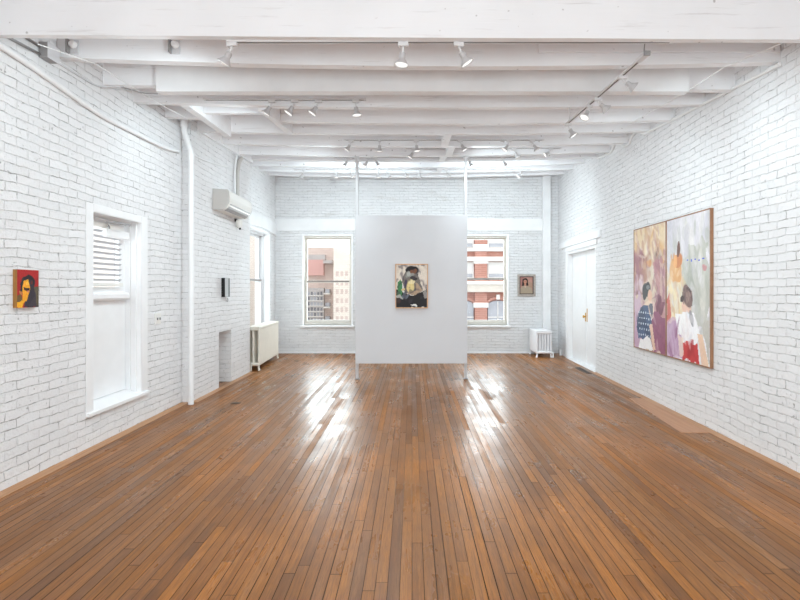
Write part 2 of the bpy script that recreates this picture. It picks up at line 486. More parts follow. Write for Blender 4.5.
# trimmers running between beams
for (x0, x1), z0, z1, yend, lab in ((TA, 3.287, 3.335, 6.36, 'white trimmer beam closer to the left wall, joining two ceiling beams'), (TB, 3.24, 3.365, 6.36, 'white trimmer beam farther from the left wall, joining two ceiling beams')):
    mb = MB().hexa([(x0, 5.16, z0), (x1, 5.16, z0), (x1, yend, z1), (x0, yend, z1), (x0, 5.16, deck(5.16)), (x1, 5.16, deck(5.16)), (x1, yend, deck(yend)), (x0, yend, deck(yend))])
    tag(mb.build('trimmer_beam', M['beam'], bevel=0.003), lab, 'beam', kind='structure')
tag(MB().box(TA[1], TB[0], 5.52, 5.58, 3.345, 3.44).build('header_beam', M['beam'], bevel=0.003), 'short white header piece between the two trimmers', 'beam', kind='structure')
# sloped plate on the chimney wall under the beam ends
zt = lambda y: deck(y)
mb = MB().hexa([(CX, 6.45, 3.405), (-2.69, 6.45, 3.405), (-2.69, 8.46, 3.53), (CX, 8.46, 3.53), (CX, 6.45, deck(6.45)), (-2.69, 6.45, deck(6.45)), (-2.69, 8.46, deck(8.46)), (CX, 8.46, deck(8.46))])
tag(mb.build('wall_plate_beam', M['beam']), 'white plate along the chimney breast under the beam ends', 'beam', kind='structure')
# bridging blocks
for k, (x, i, lab) in enumerate([(0.41, 5, 'white bridging block between the sixth and seventh beams'), (0.52, 6, 'white bridging block between the seventh and eighth beams'), (0.45, 7, 'white bridging block between the eighth and ninth beams'), (0.47, 9, 'white bridging block between the tenth and eleventh beams')]):
    y0, y1 = JO[i][0] + .077, JO[i + 1][0]
    z0, z1 = JO[i][2] + .004, JO[i + 1][2] + .004
    mb = MB().hexa([(x, y0, z0), (x + .1, y0, z0), (x + .1, y1, z1), (x, y1, z1), (x, y0, deck(y0)), (x + .1, y0, deck(y0)), (x + .1, y1, deck(y1)), (x, y1, deck(y1))])
    tag(mb.build('bridging_beam', M['beam']), lab, 'beam', 'bridging blocks between the beams', 'structure')

# ------------------------------------------------------------------ floor trims and patches
mb = MB().box(LX, LX + .10, FY, CH0, 0, .004)
tag(mb.build('trim_1', M['border']), 'lighter border board along the left wall', 'trim', kind='structure')
mb = MB().box(CX, CX + .085, CH0, CH1, 0, .004)
tag(mb.build('trim_2', M['border']), 'lighter border board along the chimney breast', 'trim', kind='structure')
def rstrip(y0, y1, w0, w1, z0, z1):
    return [(RX(y0) - w0, y0, z0), (RX(y0), y0, z0), (RX(y1), y1, z0), (RX(y1) - w1, y1, z0), (RX(y0) - w0, y0, z1), (RX(y0), y0, z1), (RX(y1), y1, z1), (RX(y1) - w1, y1, z1)]
tag(MB().hexa(rstrip(FY, 8.40, .085, .085, 0, .004)).build('trim_3', M['border']), 'lighter border board along the right wall', 'trim', kind='structure')
mb = MB().hexa([(2.62, 4.86, 0), (RX(4.86) - .086, 4.86, 0), (RX(6.4) - .086, 6.4, 0), (2.78, 6.4, 0), (2.62, 4.86, .003), (RX(4.86) - .086, 4.86, .003), (RX(6.4) - .086, 6.4, .003), (2.78, 6.4, .003)])
tag(mb.build('trim_4', M['patch']), 'pale plywood patch let into the floor beside the right wall', 'floor patch', kind='structure')
mb = MB().box(-2.9, 3.1, BY - .018, BY, 0, .03)
tag(mb.build('baseboard_back', M['plaster']), 'low white strip along the end wall', 'baseboard', kind='structure')
def floor_plate(x, y, lab):
    r = empty('floor_outlet', (x, y, 0), 0, lab, 'floor outlet', 'floor outlet plates')
    MB().box(-.055, .055, -.04, .04, 0, .005).build('cover_plate', M['grille'], r, bevel=.002)
    MB().box(-.03, .03, -.018, .018, .005, .008).build('flap', M['dark'], r)
floor_plate(-2.16, 6.12, 'small dark floor outlet plate near the chimney breast')
floor_plate(-2.24, 9.72, 'small dark floor outlet plate beside the long radiator')
r = empty('floor_register', (RX(8.5) - .16, 8.6, 0), -math.atan(.034), 'narrow dark floor grille in front of the white double door', 'floor vent')
MB().box(-.05, .05, -.32, .32, 0, .005).build('frame', M['grille'], r)
mb = MB()
for k in range(14): mb.box(-.035, .035, -.30 + k * .0445, -.28 + k * .0445, .005, .008)
mb.build('slats', M['dark'], r)

# ------------------------------------------------------------------ lintels and casings on the walls
tag(MB().box(NX, 3.0, BY - .02, BY + .02, 2.665, 2.93).build('lintel_back', M['plaster'], bevel=.004), 'smooth white lintel band across the end wall above the windows', 'lintel', kind='structure')
# curved white head over the bay window
mb = MB()
prof = []
n = 14
for i in range(n + 1):
    s = i / n
    prof.append((8.95 + s * 1.93, 2.56 + 0.05 * math.sin(PI * s)))
for i in range(n, -1, -1):
    s = i / n
    prof.append((8.95 + s * 1.93, 2.82 + 0.03 * math.sin(PI * s)))
mb.prism(prof, lambda a, b: (NX - .01, a, b), lambda a, b: (NX + .03, a, b))
tag(mb.build('lintel_bay', M['plaster']), 'slightly arched white lintel over the bay window', 'lintel', kind='structure')
def rbox(mb, y0, y1, o0, o1, z0, z1):
    """box on the right wall: from offset o0 to o1 into the room"""
    return mb.hexa([(RX(y0) - o1, y0, z0), (RX(y0) - o0, y0, z0), (RX(y1) - o0, y1, z0), (RX(y1) - o1, y1, z0), (RX(y0) - o1, y0, z1), (RX(y0) - o0, y0, z1), (RX(y1) - o0, y1, z1), (RX(y1) - o1, y1, z1)])
mb = MB(); rbox(mb, 8.16, BY - .2, -.02, .03, 2.25, 2.37)
tag(mb.build('lintel_right', M['beam'], bevel=.004), 'white timber lintel above the double door', 'lintel', kind='structure')
# white boxed chase in the back corner
tag(MB().box(2.83, 3.005, BY - .10, BY, 0, 3.9).build('column_corner', M['plaster'], bevel=.01), 'narrow white boxed column in the back corner by the door', 'column', kind='structure')

# ------------------------------------------------------------------ double door in the right wall
d2 = empty('door_2', (0, 0, 0), 0, 'white flush double door with brass lock in the right wall', 'door', kind='structure')
mb = MB()
rbox(mb, RD[1] - .05, RD[1], -.16, -.0, 0, RD[3]); rbox(mb, RD[0], RD[0] + .05, -.16, 0, 0, RD[3]); rbox(mb, RD[0] + .05, RD[1] - .05, -.16, 0, RD[3] - .05, RD[3])
mb.build('door_frame', M['white'], d2, bevel=.003)
mb = MB()
rbox(mb, RD[1], RD[1] + .09, -.0, .02, 0, RD[3] + .09); rbox(mb, RD[0] - .06, RD[1] + .09, 0.0, .022, RD[3], RD[3] + .09)
mb.build('casing', M['white'], d2, bevel=.003)
seam = 9.2
for a, b in ((RD[0] + .05, seam - .010), (seam + .010, RD[1] - .05)):
    mb = MB(); rbox(mb, a, b, -.13, -.09, .012, RD[3] - .052)
    lf = mb.build('door_leaf', M['white'], d2, bevel=.003)
    if a > 9:
        mb = MB(); rbox(mb, seam + .03, seam + .085, -.091, -.085, .80, .96); mb.build('lock_plate', M['brass'], lf, bevel=.002)
        kx = RX(seam) + .085
        mb = MB().lathe([(.012, 0), (.012, .018), (.024, .024), (.028, .036), (.022, .046), (.01, .05)], (kx, seam + .05, .89), (-1, 0, 0), 14)
        mb.build('door_knob', M['brass'], lf)
    else:
        mb = MB(); rbox(mb, seam - .05, seam - .012, -.091, -.086, .80, 1.04); mb.build('lock_plate', M['brass'], lf, bevel=.002)
mb = MB(); rbox(mb, RD[0], RD[1], -.3, .03, 0, .010); mb.build('threshold', M['plaster'], d2)
mb = MB(); rbox(mb, RD[0] - .2, RD[1] + .2, -.36, -.345, 0, 2.4); mb.build('backing', M['grey'], d2)

# ------------------------------------------------------------------ raised door with blind in the left wall
d1 = empty('door_1', (LX, 0, 0), 0, 'raised white side door with blind in its upper light and a crossbar', 'door', kind='structure')
y0, y1, z0, z1 = LD
mb = MB()
mb.box(0, .007, y0 - .10, y0, z0 - .02, z1 + .07); mb.box(0, .007, y1, y1 + .12, z0 - .02, z1 + .07); mb.box(0, .007, y0, y1, z1, z1 + .07)
mb.build('casing', M['white'], d1, bevel=.003)
mb = MB()
mb.box(-.222, 0, y1 - .004, y1 + .02, z0, z1); mb.box(-.222, 0, y0 - .02, y0 + .004, z0, z1); mb.box(-.222, 0, y0, y1, z1 - .004, z1 + .02)
mb.box(-.06, -.04, y1 - .02, y1, z0, z1); mb.box(-.125, -.105, y1 - .014, y1, z0, z1)
mb.build('jamb', M['white'], d1, bevel=.002)
mb = MB().hexa([(-.222, y0, z0), (.03, y0 - .1, z0 - .02), (.03, y1 + .12, z0 - .02), (-.222, y1, z0), (-.222, y0, z0 + .06), (.03, y0 - .1, z0 + .012), (.03, y1 + .12, z0 + .012), (-.222, y1, z0 + .06)])
mb.build('sill', M['white'], d1, bevel=.003)
lx = -.16
mb = MB()
mb.box(lx - .04, lx, y0, y1 - .006, z0 + .055, 1.30)                      # lower panel
for a, b in ((y0, y0 + .06), (y1 - .12, y1 - .02)): mb.box(lx - .04, lx, a, b, 1.30, z1 - .01)
mb.box(lx - .04, lx, y0 + .06, y1 - .12, 1.30, 1.42); mb.box(lx - .04, lx, y0 + .06, y1 - .12, 1.98, z1 - .01)
leaf = mb.build('door_leaf', M['white'], d1, bevel=.002)
MB().box(lx - .024, lx - .020, y0 + .06, y1 - .12, 1.42, 1.98).build('pane', M['glass'], leaf)
mb = MB().prism([(.0, 1.285), (.045, 1.29), (.06, 1.31), (.06, 1.345), (.045, 1.365), (0, 1.37)], lambda a, b: (lx + a, y0 + .02, b), lambda a, b: (lx + a, y1 - .025, b))
mb.build('crossbar', M['white'], d1, bevel=.004)
bl = MB()
for k in range(10):
    zz = 1.475 + k * .052
    bl.hexa([(lx + .012, y0 + .03, zz), (lx + .035, y0 + .03, zz + .020), (lx + .035, y1 - .13, zz + .020), (lx + .012, y1 - .13, zz), (lx + .012, y0 + .03, zz + .003), (lx + .035, y0 + .03, zz + .023), (lx + .035, y1 - .13, zz + .023), (lx + .012, y1 - .13, zz + .003)])
for yy in (y0 + .15, y0 + .55): bl.box(lx + .022, lx + .025, yy, yy + .008, 1.45, 2.0)
blind = bl.build('blind', M['slat'], d1)
MB().box(lx + .004, lx + .045, y0 + .02, y1 - .12, 1.425, 1.46).build('bottom_rail', M['plastic'], blind, bevel=.003)
MB().box(lx + .004, lx + .05, y0 + .02, y1 - .12, 1.985, 2.03).build('head_rail', M['plastic'], blind, bevel=.003)
cl = MB().box(lx, lx + .07, y0 + .35, y1 - .05, 1.905, 1.985).build('door_closer', M['white'], d1, bevel=.006)
MB().tube([(lx + .05, y0 + .42, 1.985), (lx + .05, y0 + .42, 2.01), (lx + .13, y0 + .25, 2.03), (lx + .16, y1 - .2, 2.045), (lx + .1, y1 - .1, 2.05)], .009, 8).build('closer_arm', M['grey'], cl)

# ------------------------------------------------------------------ sash windows
def sash_window(name, loc, rz, w, h, lab, frame_mat, meet, depth=.05, stile=.085):
    """local x across, y outward, origin bottom centre of the opening at the wall face"""
    r = empty(name, loc, rz, lab, 'window', kind='structure')
    a = w / 2
    mb = MB()
    mb.box(-a, -a + stile * .55, depth, depth + .16, 0, h); mb.box(a - stile * .55, a, depth, depth + .16, 0, h)
    mb.box(-a + stile * .55, a - stile * .55, depth, depth + .16, h - .07, h); mb.box(-a + stile * .55, a - stile * .55, depth, depth + .16, 0, .04)
    mb.build('window_frame', frame_mat, r, bevel=.003)
    mb = MB()
    mb.box(-a, -a + .035, -.012, depth, 0, h); mb.box(a - .035, a, -.012, depth, 0, h); mb.box(-a + .035, a - .035, -.012, depth, h - .035, h)
    mb.build('casing', M['white'], r, bevel=.003)
    b = a - stile * .55
    for nm, s0, s1, yy in (('lower_sash', .04, meet + .02, depth + .04), ('upper_sash', meet - .02, h - .07, depth + .085)):
        mb = MB()
        t = stile * .55
        mb.box(-b, -b + t, yy, yy + .04, s0, s1); mb.box(b - t, b, yy, yy + .04, s0, s1)
        mb.box(-b + t, b - t, yy, yy + .04, s0, s0 + (.07 if nm == 'lower_sash' else .04)); mb.box(-b + t, b - t, yy, yy + .04, s1 - .04, s1)
        so = mb.build(nm, frame_mat, r, bevel=.002)
        if nm == 'lower_sash': MB().box(-b + t, b - t, yy - .006, yy + .001, s1 - .036, s1 - .004).build('meeting_rail_shade', M['rail_shade'], so, bevel=.001)  # strip painted as shade over the rail, which shares the sash paint
        MB().box(-b + t, b - t, yy + .018, yy + .022, s0 + .03, s1 - .03).build('pane', M['glass'], so)
    MB().box(-a - .03, a + .03, -.05, depth + .17, -.045, .0).build('window_sill', M['white'], r, bevel=.006)
    return r
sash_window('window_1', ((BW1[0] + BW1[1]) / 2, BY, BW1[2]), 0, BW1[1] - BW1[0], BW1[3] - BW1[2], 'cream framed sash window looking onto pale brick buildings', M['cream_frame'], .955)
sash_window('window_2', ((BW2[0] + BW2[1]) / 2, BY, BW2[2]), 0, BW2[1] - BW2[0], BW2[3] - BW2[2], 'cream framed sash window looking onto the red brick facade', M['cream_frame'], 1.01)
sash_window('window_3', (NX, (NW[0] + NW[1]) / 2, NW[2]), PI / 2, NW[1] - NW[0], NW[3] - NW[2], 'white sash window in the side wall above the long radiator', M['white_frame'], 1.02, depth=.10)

# ------------------------------------------------------------------ freestanding display panel on two poles
py = 7.715
pn = empty('display_panel', (0, py, 0), 0, 'pale grey hanging display panel on two floor to ceiling poles', 'display panel')
zt = 3.466
for x in (-.855, .835):
    p_ = MB().box(x - .022, x + .022, .048, .092, .012, zt - 0.012).build('pole', M['pole'], pn, bevel=.003)
    MB().box(x - .035, x + .035, .035, .105, 0, .012).build('foot_plate', M['grey'], p_)
    MB().box(x - .035, x + .035, .053, .125, zt - .014, zt - .003).build('top_plate', M['pole'], p_)
MB().box(-.872, .85, -.02, .048, .2525, 2.535).build('board', M['panel'], pn, bevel=.003)

# ------------------------------------------------------------------ painter: pictures as coloured canvas grids
class Pic:
    def __init__(self, w, h, bg):
        self.w, self.h = w, h
        self.px = [[list(bg) for _ in range(w)] for _ in range(h)]
    def _put(self, i, j, c, a):
        p = self.px[j][i]
        for k in range(3): p[k] += (c[k] - p[k]) * a
    def each(self, fn, c, amt=1.0, rough=.03, freq=7, seed=0):
        for j in range(self.h):
            for i in range(self.w):
                u, v = (i + .5) / self.w, (j + .5) / self.h
                du = noise.noise((u * freq, v * freq, seed + .3)) * rough
                dv = noise.noise((u * freq, v * freq, seed + 9.7)) * rough
                a = fn(u + du, v + dv)
                if a > 0: self._put(i, j, c, min(1, a) * amt)
    def ell(self, cx, cy, rx, ry, c, rot=0, soft=.15, amt=1.0, rough=.03, seed=0):
        cs, sn = math.cos(R(rot)), math.sin(R(rot)); asp = self.h / self.w
        def f(u, v):
            x, y = (u - cx), (v - cy) * asp
            x, y = x * cs + y * sn, -x * sn + y * cs
            d = math.hypot(x / rx, y / (ry * asp))
            return (1 - d) / soft + .5
        self.each(f, c, amt, rough, seed=seed)
    def poly(self, pts, c, amt=1.0, rough=.02, seed=0):
        def f(u, v):
            ins = False; n = len(pts)
            for k in range(n):
                x1, y1 = pts[k]; x2, y2 = pts[(k + 1) % n]
                if (y1 > v) != (y2 > v) and u < (x2 - x1) * (v - y1) / (y2 - y1) + x1: ins = not ins
            return 1.0 if ins else 0.0
        self.each(f, c, amt, rough, seed=seed)
    def blotch(self, c, thr, fx, fy, amt, seed, u0=0, u1=1, v0=0, v1=1):
        def f(u, v):
            if not (u0 <= u <= u1 and v0 <= v <= v1): return 0
            return (noise.noise((u * fx + seed, v * fy, seed * 1.7)) - thr) * 4
        self.each(f, c, amt, 0.05, seed=seed)
    def strokes(self, n, pal, seed, u0=0, u1=1, v0=0, v1=1, ln=.12, wd=.03, amt=.6):
        rn = random.Random(seed)
        asp = self.h / self.w
        for _ in range(n):
            cx, cy = rn.uniform(u0, u1), rn.uniform(v0, v1)
            a = rn.gauss(R(75), .5); L, B = ln * rn.uniform(.5, 1.4), wd * rn.uniform(.5, 1.5)
            c = rn.choice(pal); al = amt * rn.uniform(.3, 1)
            cs, sn = math.cos(a), math.sin(a)
            rad = int(max(L, B) * self.w) + 2
            for j in range(max(0, int(cy * self.h) - rad), min(self.h, int(cy * self.h) + rad)):
                for i in range(max(0, int(cx * self.w) - rad), min(self.w, int(cx * self.w) + rad)):
                    x, y = (i + .5) / self.w - cx, ((j + .5) / self.h - cy) * asp
                    p, q = (x * cs + y * sn) / L, (-x * sn + y * cs) / B
                    d = p * p + q * q
                    if d < 1: self._put(i, j, c, al * min(1, (1 - d) * 2.5))
    def grainy(self, a):
        for j in range(self.h):
            for i in range(self.w):
                g = 1 + noise.noise((i * .9, j * .35, 2.2)) * a
                for k in range(3): self.px[j][i][k] = max(0, min(255, self.px[j][i][k] * g))
    def mesh(self, name, W, H, y, parent, x0=0.0, z0=0.0):
        """upright grid W x H metres facing local -y, left edge at x0, bottom at z0"""
        w, h = self.w, self.h
        vs = [(x0 + W * i / w, y, z0 + H - H * j / h) for j in range(h + 1) for i in range(w + 1)]
        fs = [(j * (w + 1) + i, (j + 1) * (w + 1) + i, (j + 1) * (w + 1) + i + 1, j * (w + 1) + i + 1) for j in range(h) for i in range(w)]
        me = bpy.data.meshes.new(name); me.from_pydata(vs, [], fs)
        at = me.color_attributes.new('paint', 'FLOAT_COLOR', 'CORNER')
        k = 0
        for j in range(h):
            for i in range(w):
                c = lin(tuple(x / 255 for x in self.px[j][i])) + (1,)
                for _ in range(4):
                    at.data[k].color = c; k += 1
        me.materials.append(M['canvas'])
        o = bpy.data.objects.new(name, me); C.objects.link(o); o.parent = parent
        return o
def ring(mb, x0, x1, z0, z1, t, ya, yb):
    mb.box(x0, x0 + t, ya, yb, z0, z1); mb.box(x1 - t, x1, ya, yb, z0, z1)
    mb.box(x0 + t, x1 - t, ya, yb, z0, z0 + t); mb.box(x0 + t, x1 - t, ya, yb, z1 - t, z1)
    return mb

# 1) picture on the display panel
W, H = .50, .68
pc = empty('framed_painting', (.0, py - .0205, 1.085), 0, 'painting of a seated bent-over figure in thin wood frame on the grey panel', 'painting')
pc.location = ((411.6 - 412) * py / 500, py - .0205, 1.105)
k = Pic(56, 76, (226, 214, 200))
k.blotch((205, 190, 178), .05, 5, 6, .6, 1)
k.poly([(0, .58), (.2, .66), (.55, .74), (.8, .62), (1, .56), (1, 1), (0, 1)], (30, 26, 28), rough=.05, seed=2)
k.poly([(.06, .36), (.16, .33), (.2, .72), (.06, .72)], (70, 130, 82), rough=.06, seed=4)
k.ell(.26, .48, .07, .20, (214, 208, 204), 6, seed=5)
k.poly([(.36, .10), (.62, .08), (.72, .24), (.80, .42), (.86, .60), (.60, .70), (.30, .66), (.24, .50), (.20, .40), (.24, .24)], (118, 110, 104), rough=.04, seed=6)
k.ell(.52, .12, .21, .085, (26, 22, 24), 8, seed=7)
k.ell(.56, .16, .13, .055, (120, 76, 54), 10, seed=8, rough=.05)
k.ell(.46, .24, .15, .06, (146, 146, 140), -20, seed=9, rough=.06)
k.ell(.40, .20, .06, .06, (176, 178, 172), 0, seed=10)
k.ell(.58, .31, .12, .04, (52, 46, 48), 12, seed=11)
k.ell(.46, .50, .14, .15, (222, 202, 140), 6, seed=12)
k.ell(.50, .40, .12, .05, (228, 214, 170), 0, seed=13)
k.poly([(.62, .42), (.74, .46), (.84, .62), (.56, .72), (.36, .70), (.40, .65), (.66, .60)], (176, 150, 126), rough=.03, seed=14)
k.ell(.30, .44, .04, .10, (70, 54, 84), 0, seed=15)
k.ell(.22, .57, .07, .03, (206, 180, 130), -10, seed=16)
k.ell(.30, .74, .16, .06, (104, 112, 124), -15, seed=17, rough=.08)
k.ell(.12, .76, .12, .04, (170, 168, 160), 10, seed=18, rough=.08)
k.poly([(.86, .64), (.98, .56), (.98, .78), (.90, .80)], (196, 190, 184), rough=.05, amt=.7, seed=19)
k.poly([(.44, .92), (.58, .91), (.70, .96), (.66, .99), (.56, .95)], (236, 232, 226), rough=.03, seed=20)
k.ell(.06, .84, .10, .06, (84, 52, 40), 0, seed=21, amt=.6)
k.blotch((66, 58, 66), .18, 9, 9, .5, 22)
k.grainy(.08)
ring(MB(), -W / 2, W / 2, 0, H, .013, -.03, 0).build('frame', M['frame_wood'], pc, bevel=.001)
k.mesh('canvas', W - .026, H - .026, -.022, pc, -W / 2 + .013, .013)

# 2) small red / black portrait on the left wall
W, H = .205, .275
pc = empty('small_canvas', (LX, 3.66, 1.265), PI / 2, 'small red, yellow and black portrait canvas on the left brick wall', 'painting')
k = Pic(46, 60, (172, 34, 34))
k.blotch((128, 22, 26), .05, 4, 5, .6, 2)
k.poly([(.55, .48), (1, .44), (1, 1), (.30, 1), (.40, .7)], (62, 54, 62), rough=.03, seed=1)
k.poly([(.80, .46), (1, .44), (1, .95), (.9, .98)], (92, 82, 62), rough=.05, seed=2)
k.ell(.50, .34, .32, .20, (38, 34, 40), 0, seed=3, soft=.1)
k.poly([(.14, .36), (.26, .28), (.26, .62), (.14, .66)], (36, 32, 38), seed=4)
k.poly([(.30, .30), (.50, .24), (.60, .36), (.62, .52), (.52, .66), (.42, .82), (.26, .84), (.22, .70), (.24, .42)], (238, 162, 40), seed=5)
k.poly([(.48, .24), (.70, .28), (.78, .46), (.80, .70), (.50, .96), (.36, .96), (.54, .62), (.60, .48)], (54, 46, 56), seed=6)
k.ell(.46, .36, .08, .05, (250, 186, 60), 0, seed=7)
k.poly([(.30, .47), (.56, .47), (.58, .55), (.40, .56), (.30, .53)], (44, 30, 34), seed=8)
k.ell(.50, .57, .05, .025, (206, 120, 110), 0, seed=9)
k.ell(.18, .60, .09, .05, (190, 120, 66), 30, seed=10)
k.poly([(.0, 1), (.0, .84), (.20, .80), (.36, .82), (.22, 1)], (240, 170, 36), seed=11)
k.poly([(.0, .68), (.16, .64), (.24, .78), (.10, .86), (0, .86)], (110, 84, 48), seed=12)
k.ell(.66, .34, .06, .05, (96, 44, 40), 0, seed=13)
k.grainy(.10)
MB().box(-W / 2, W / 2, -.030, .006, 0, H).build('stretcher', M['gold'], pc)
k.mesh('canvas', W, H, -.0305, pc, -W / 2, 0)

# 3) small framed portrait beside the right sash window
W, H = .39, .475
pc = empty('framed_portrait', ((526.3 - 412) * BY / 500, BY, 1.242), 0, 'small silver framed portrait of a dark-haired woman on the end wall', 'painting')
k = Pic(44, 54, (178, 134, 122))
k.blotch((192, 148, 132), .05, 3, 4, .6, 3)
k.poly([(.0, .0), (.28, .0), (.24, .5), (0, .5)], (160, 112, 104), rough=.04, seed=1)
k.poly([(.60, .28), (1, .34), (1, .7), (.62, .6)], (168, 138, 116), rough=.05, seed=2, amt=.7)
k.ell(.40, .22, .22, .16, (34, 24, 22), 0, seed=3)
k.poly([(.20, .22), (.60, .22), (.66, .52), (.52, .54), (.28, .54), (.12, .52)], (34, 24, 22), seed=4)
k.ell(.40, .27, .12, .12, (186, 132, 112), 0, seed=5)
k.poly([(.33, .36), (.47, .36), (.50, .56), (.30, .56)], (180, 128, 108), seed=6)
k.poly([(.10, .60), (.28, .53), (.52, .53), (.78, .60), (.96, .78), (1, 1), (0, 1), (.0, .74)], (166, 150, 130), rough=.03, seed=7)
k.poly([(.30, .54), (.50, .54), (.44, .66), (.36, .66)], (196, 168, 148), seed=8)
k.poly([(.36, .25), (.39, .25), (.39, .27), (.36, .27)], (60, 40, 36), rough=0); k.poly([(.43, .25), (.46, .25), (.46, .27), (.43, .27)], (60, 40, 36), rough=0)
k.grainy(.07)
ring(MB(), -W / 2, W / 2, 0, H, .042, -.035, 0).build('frame', M['frame_silver'], pc, bevel=.004)
ring(MB(), -W / 2 + .042, W / 2 - .042, .042, H - .042, .018, -.028, 0).build('inner_frame', M['frame_dark'], pc)
k.mesh('canvas', W - .12, H - .12, -.012, pc, -W / 2 + .06, .06)

# 4) the two tall canvases on the right wall
def tall(ym, lab, k):
    W, H = .925, 1.59
    pc = empty('tall_painting', (RX(ym), ym, .612), RROT, lab, 'painting', 'two tall abstract figure paintings hung as a pair')
    ring(MB(), -W / 2, W / 2, 0, H, .012, -.032, 0).build('frame', M['frame_brown'], pc, bevel=.001)
    k.mesh('canvas', W - .024, H - .024, -.027, pc, -W / 2 + .012, .012)
ka = Pic(70, 116, (214, 192, 172))
ka.poly([(0, 0), (1, 0), (1, .22), (0, .3)], (226, 204, 170), rough=.08, seed=1)
ka.blotch((214, 168, 112), .0, 3, 4, .75, 3, v1=.36)
ka.blotch((240, 228, 210), .12, 4, 5, .8, 4, v1=.5)
ka.ell(.18, .36, .30, .14, (158, 104, 112), 10, seed=5, rough=.10, soft=.5)
ka.ell(.40, .30, .20, .10, (176, 128, 110), -20, seed=6, rough=.10, soft=.5)
ka.blotch((132, 78, 92), .12, 4, 4, .7, 6, v0=.22, v1=.55)
ka.ell(.56, .36, .14, .10, (212, 196, 176), 0, seed=7, rough=.10, soft=.5)
ka.ell(.50, .30, .08, .04, (214, 146, 84), 0, seed=8, rough=.06, soft=.5)
ka.ell(.78, .27, .10, .09, (164, 140, 130), -15, seed=9, rough=.10, soft=.5)
ka.ell(.76, .21, .05, .03, (96, 70, 62), 0, seed=39, rough=.06, soft=.5)
ka.strokes(110, [(236, 224, 206), (220, 186, 140), (190, 140, 120), (168, 112, 118), (222, 206, 190), (200, 160, 130)], 5, v1=.5, ln=.10, wd=.035, amt=.6)
ka.strokes(60, [(206, 176, 196), (230, 214, 216), (176, 128, 140), (150, 96, 112)], 6, u1=.35, v0=.4, ln=.10, wd=.04, amt=.5)
ka.poly([(.62, .30), (.90, .24), (1, .40), (1, .72), (.70, .72), (.78, .5)], (186, 128, 132), rough=.06, seed=10, amt=.75)
ka.ell(.85, .62, .16, .05, (120, 66, 82), 0, seed=11, rough=.08)
ka.poly([(.82, .30), (1, .28), (1, .60), (.88, .60)], (206, 178, 164), rough=.05, seed=12, amt=.7)
ka.poly([(0, .56), (.26, .54), (.22, 1), (0, 1)], (206, 176, 196), rough=.08, seed=13, amt=.85)
ka.poly([(0, .78), (.3, .74), (.4, 1), (0, 1)], (186, 150, 176), rough=.1, seed=14, amt=.6)
ka.poly([(.48, .72), (.80, .66), (1, .74), (1, 1), (.62, 1)], (146, 84, 112), rough=.05, seed=15)
ka.blotch((110, 62, 90), .14, 6, 4, .6, 16, u0=.5, v0=.68)
ka.poly([(.50, .58), (.66, .60), (.66, .70), (.56, .78)], (232, 214, 196), rough=.04, seed=17)
ka.strokes(50, [(170, 108, 126), (130, 74, 100), (206, 170, 170), (150, 90, 110)], 8, u0=.6, v0=.3, ln=.12, wd=.03, amt=.5)
ka.ell(.50, .65, .14, .07, (232, 206, 184), 20, seed=18, rough=.05)
ka.ell(.42, .505, .13, .058, (44, 38, 40), -10, seed=19)
ka.ell(.37, .55, .07, .045, (52, 46, 48), 0, seed=20)
ka.ell(.52, .555, .08, .05, (226, 186, 160), 0, seed=21)
ka.ell(.47, .49, .06, .02, (150, 146, 146), 0, seed=22, amt=.7)
ka.poly([(.16, .70), (.30, .63), (.46, .64), (.58, .74), (.58, .90), (.44, .93), (.14, .92), (.10, .82)], (66, 84, 120), rough=.03, seed=23)
ka.blotch((44, 56, 86), .08, 6, 6, .7, 24, u0=.1, u1=.6, v0=.64, v1=.92)
for a in range(6):
    for b in range(5): ka.ell(.17 + a * .075 + (b % 2) * .03, .70 + b * .046, .016, .008, (212, 222, 232), 0, rough=0.004)
ka.poly([(.22, .92), (.50, .90), (.62, 1), (.16, 1)], (238, 234, 234), rough=.03, seed=25)
ka.poly([(.52, .80), (.60, .78), (.70, .98), (.62, 1)], (226, 190, 168), rough=.02, seed=26)
ka.grainy(.05)
kb = Pic(86, 116, (226, 222, 226))
kb.blotch((206, 202, 212), .0, 2.4, 3, .7, 1)
kb.blotch((240, 238, 240), .1, 4, 4, .8, 2)
kb.poly([(.42, .26), (.96, .20), (1, .66), (.76, .74), (.44, .64)], (184, 184, 172), rough=.12, seed=3, amt=.8)
kb.blotch((160, 164, 152), .06, 3, 3, .7, 4, u0=.35, v0=.25, v1=.75)
kb.blotch((228, 224, 216), .2, 6, 5, .6, 44, u0=.3, v0=.2, v1=.75)
kb.poly([(.04, .40), (.36, .36), (.46, .60), (.46, .74), (.06, .80)], (236, 210, 156), rough=.06, seed=5)
kb.strokes(150, [(236, 232, 236), (212, 208, 214), (192, 192, 182), (228, 224, 214), (200, 198, 204), (176, 178, 168)], 9, ln=.14, wd=.05, v1=.8, amt=.55)
kb.strokes(40, [(244, 226, 182), (228, 196, 138), (240, 232, 214), (214, 180, 150)], 10, u1=.42, v0=.38, v1=.8, ln=.12, wd=.04, amt=.6)
kb.ell(.24, .36, .13, .075, (222, 168, 112), 14, seed=6, rough=.08)
kb.strokes(26, [(236, 200, 150), (206, 140, 92), (240, 216, 180)], 11, u0=.10, u1=.38, v0=.26, v1=.44, ln=.07, wd=.025, amt=.6)
kb.ell(.30, .28, .10, .055, (208, 134, 84), 0, seed=7, rough=.05)
kb.ell(.31, .23, .05, .05, (112, 74, 62), 12, seed=8, rough=.05)
kb.ell(.22, .30, .05, .05, (236, 178, 118), 0, seed=46)
kb.ell(.50, .16, .07, .12, (204, 200, 206), 6, seed=9, amt=.7, rough=.08)
kb.poly([(.0, .58), (.07, .54), (.10, .72), (0, .78)], (206, 108, 98), rough=.05, seed=10, amt=.9)
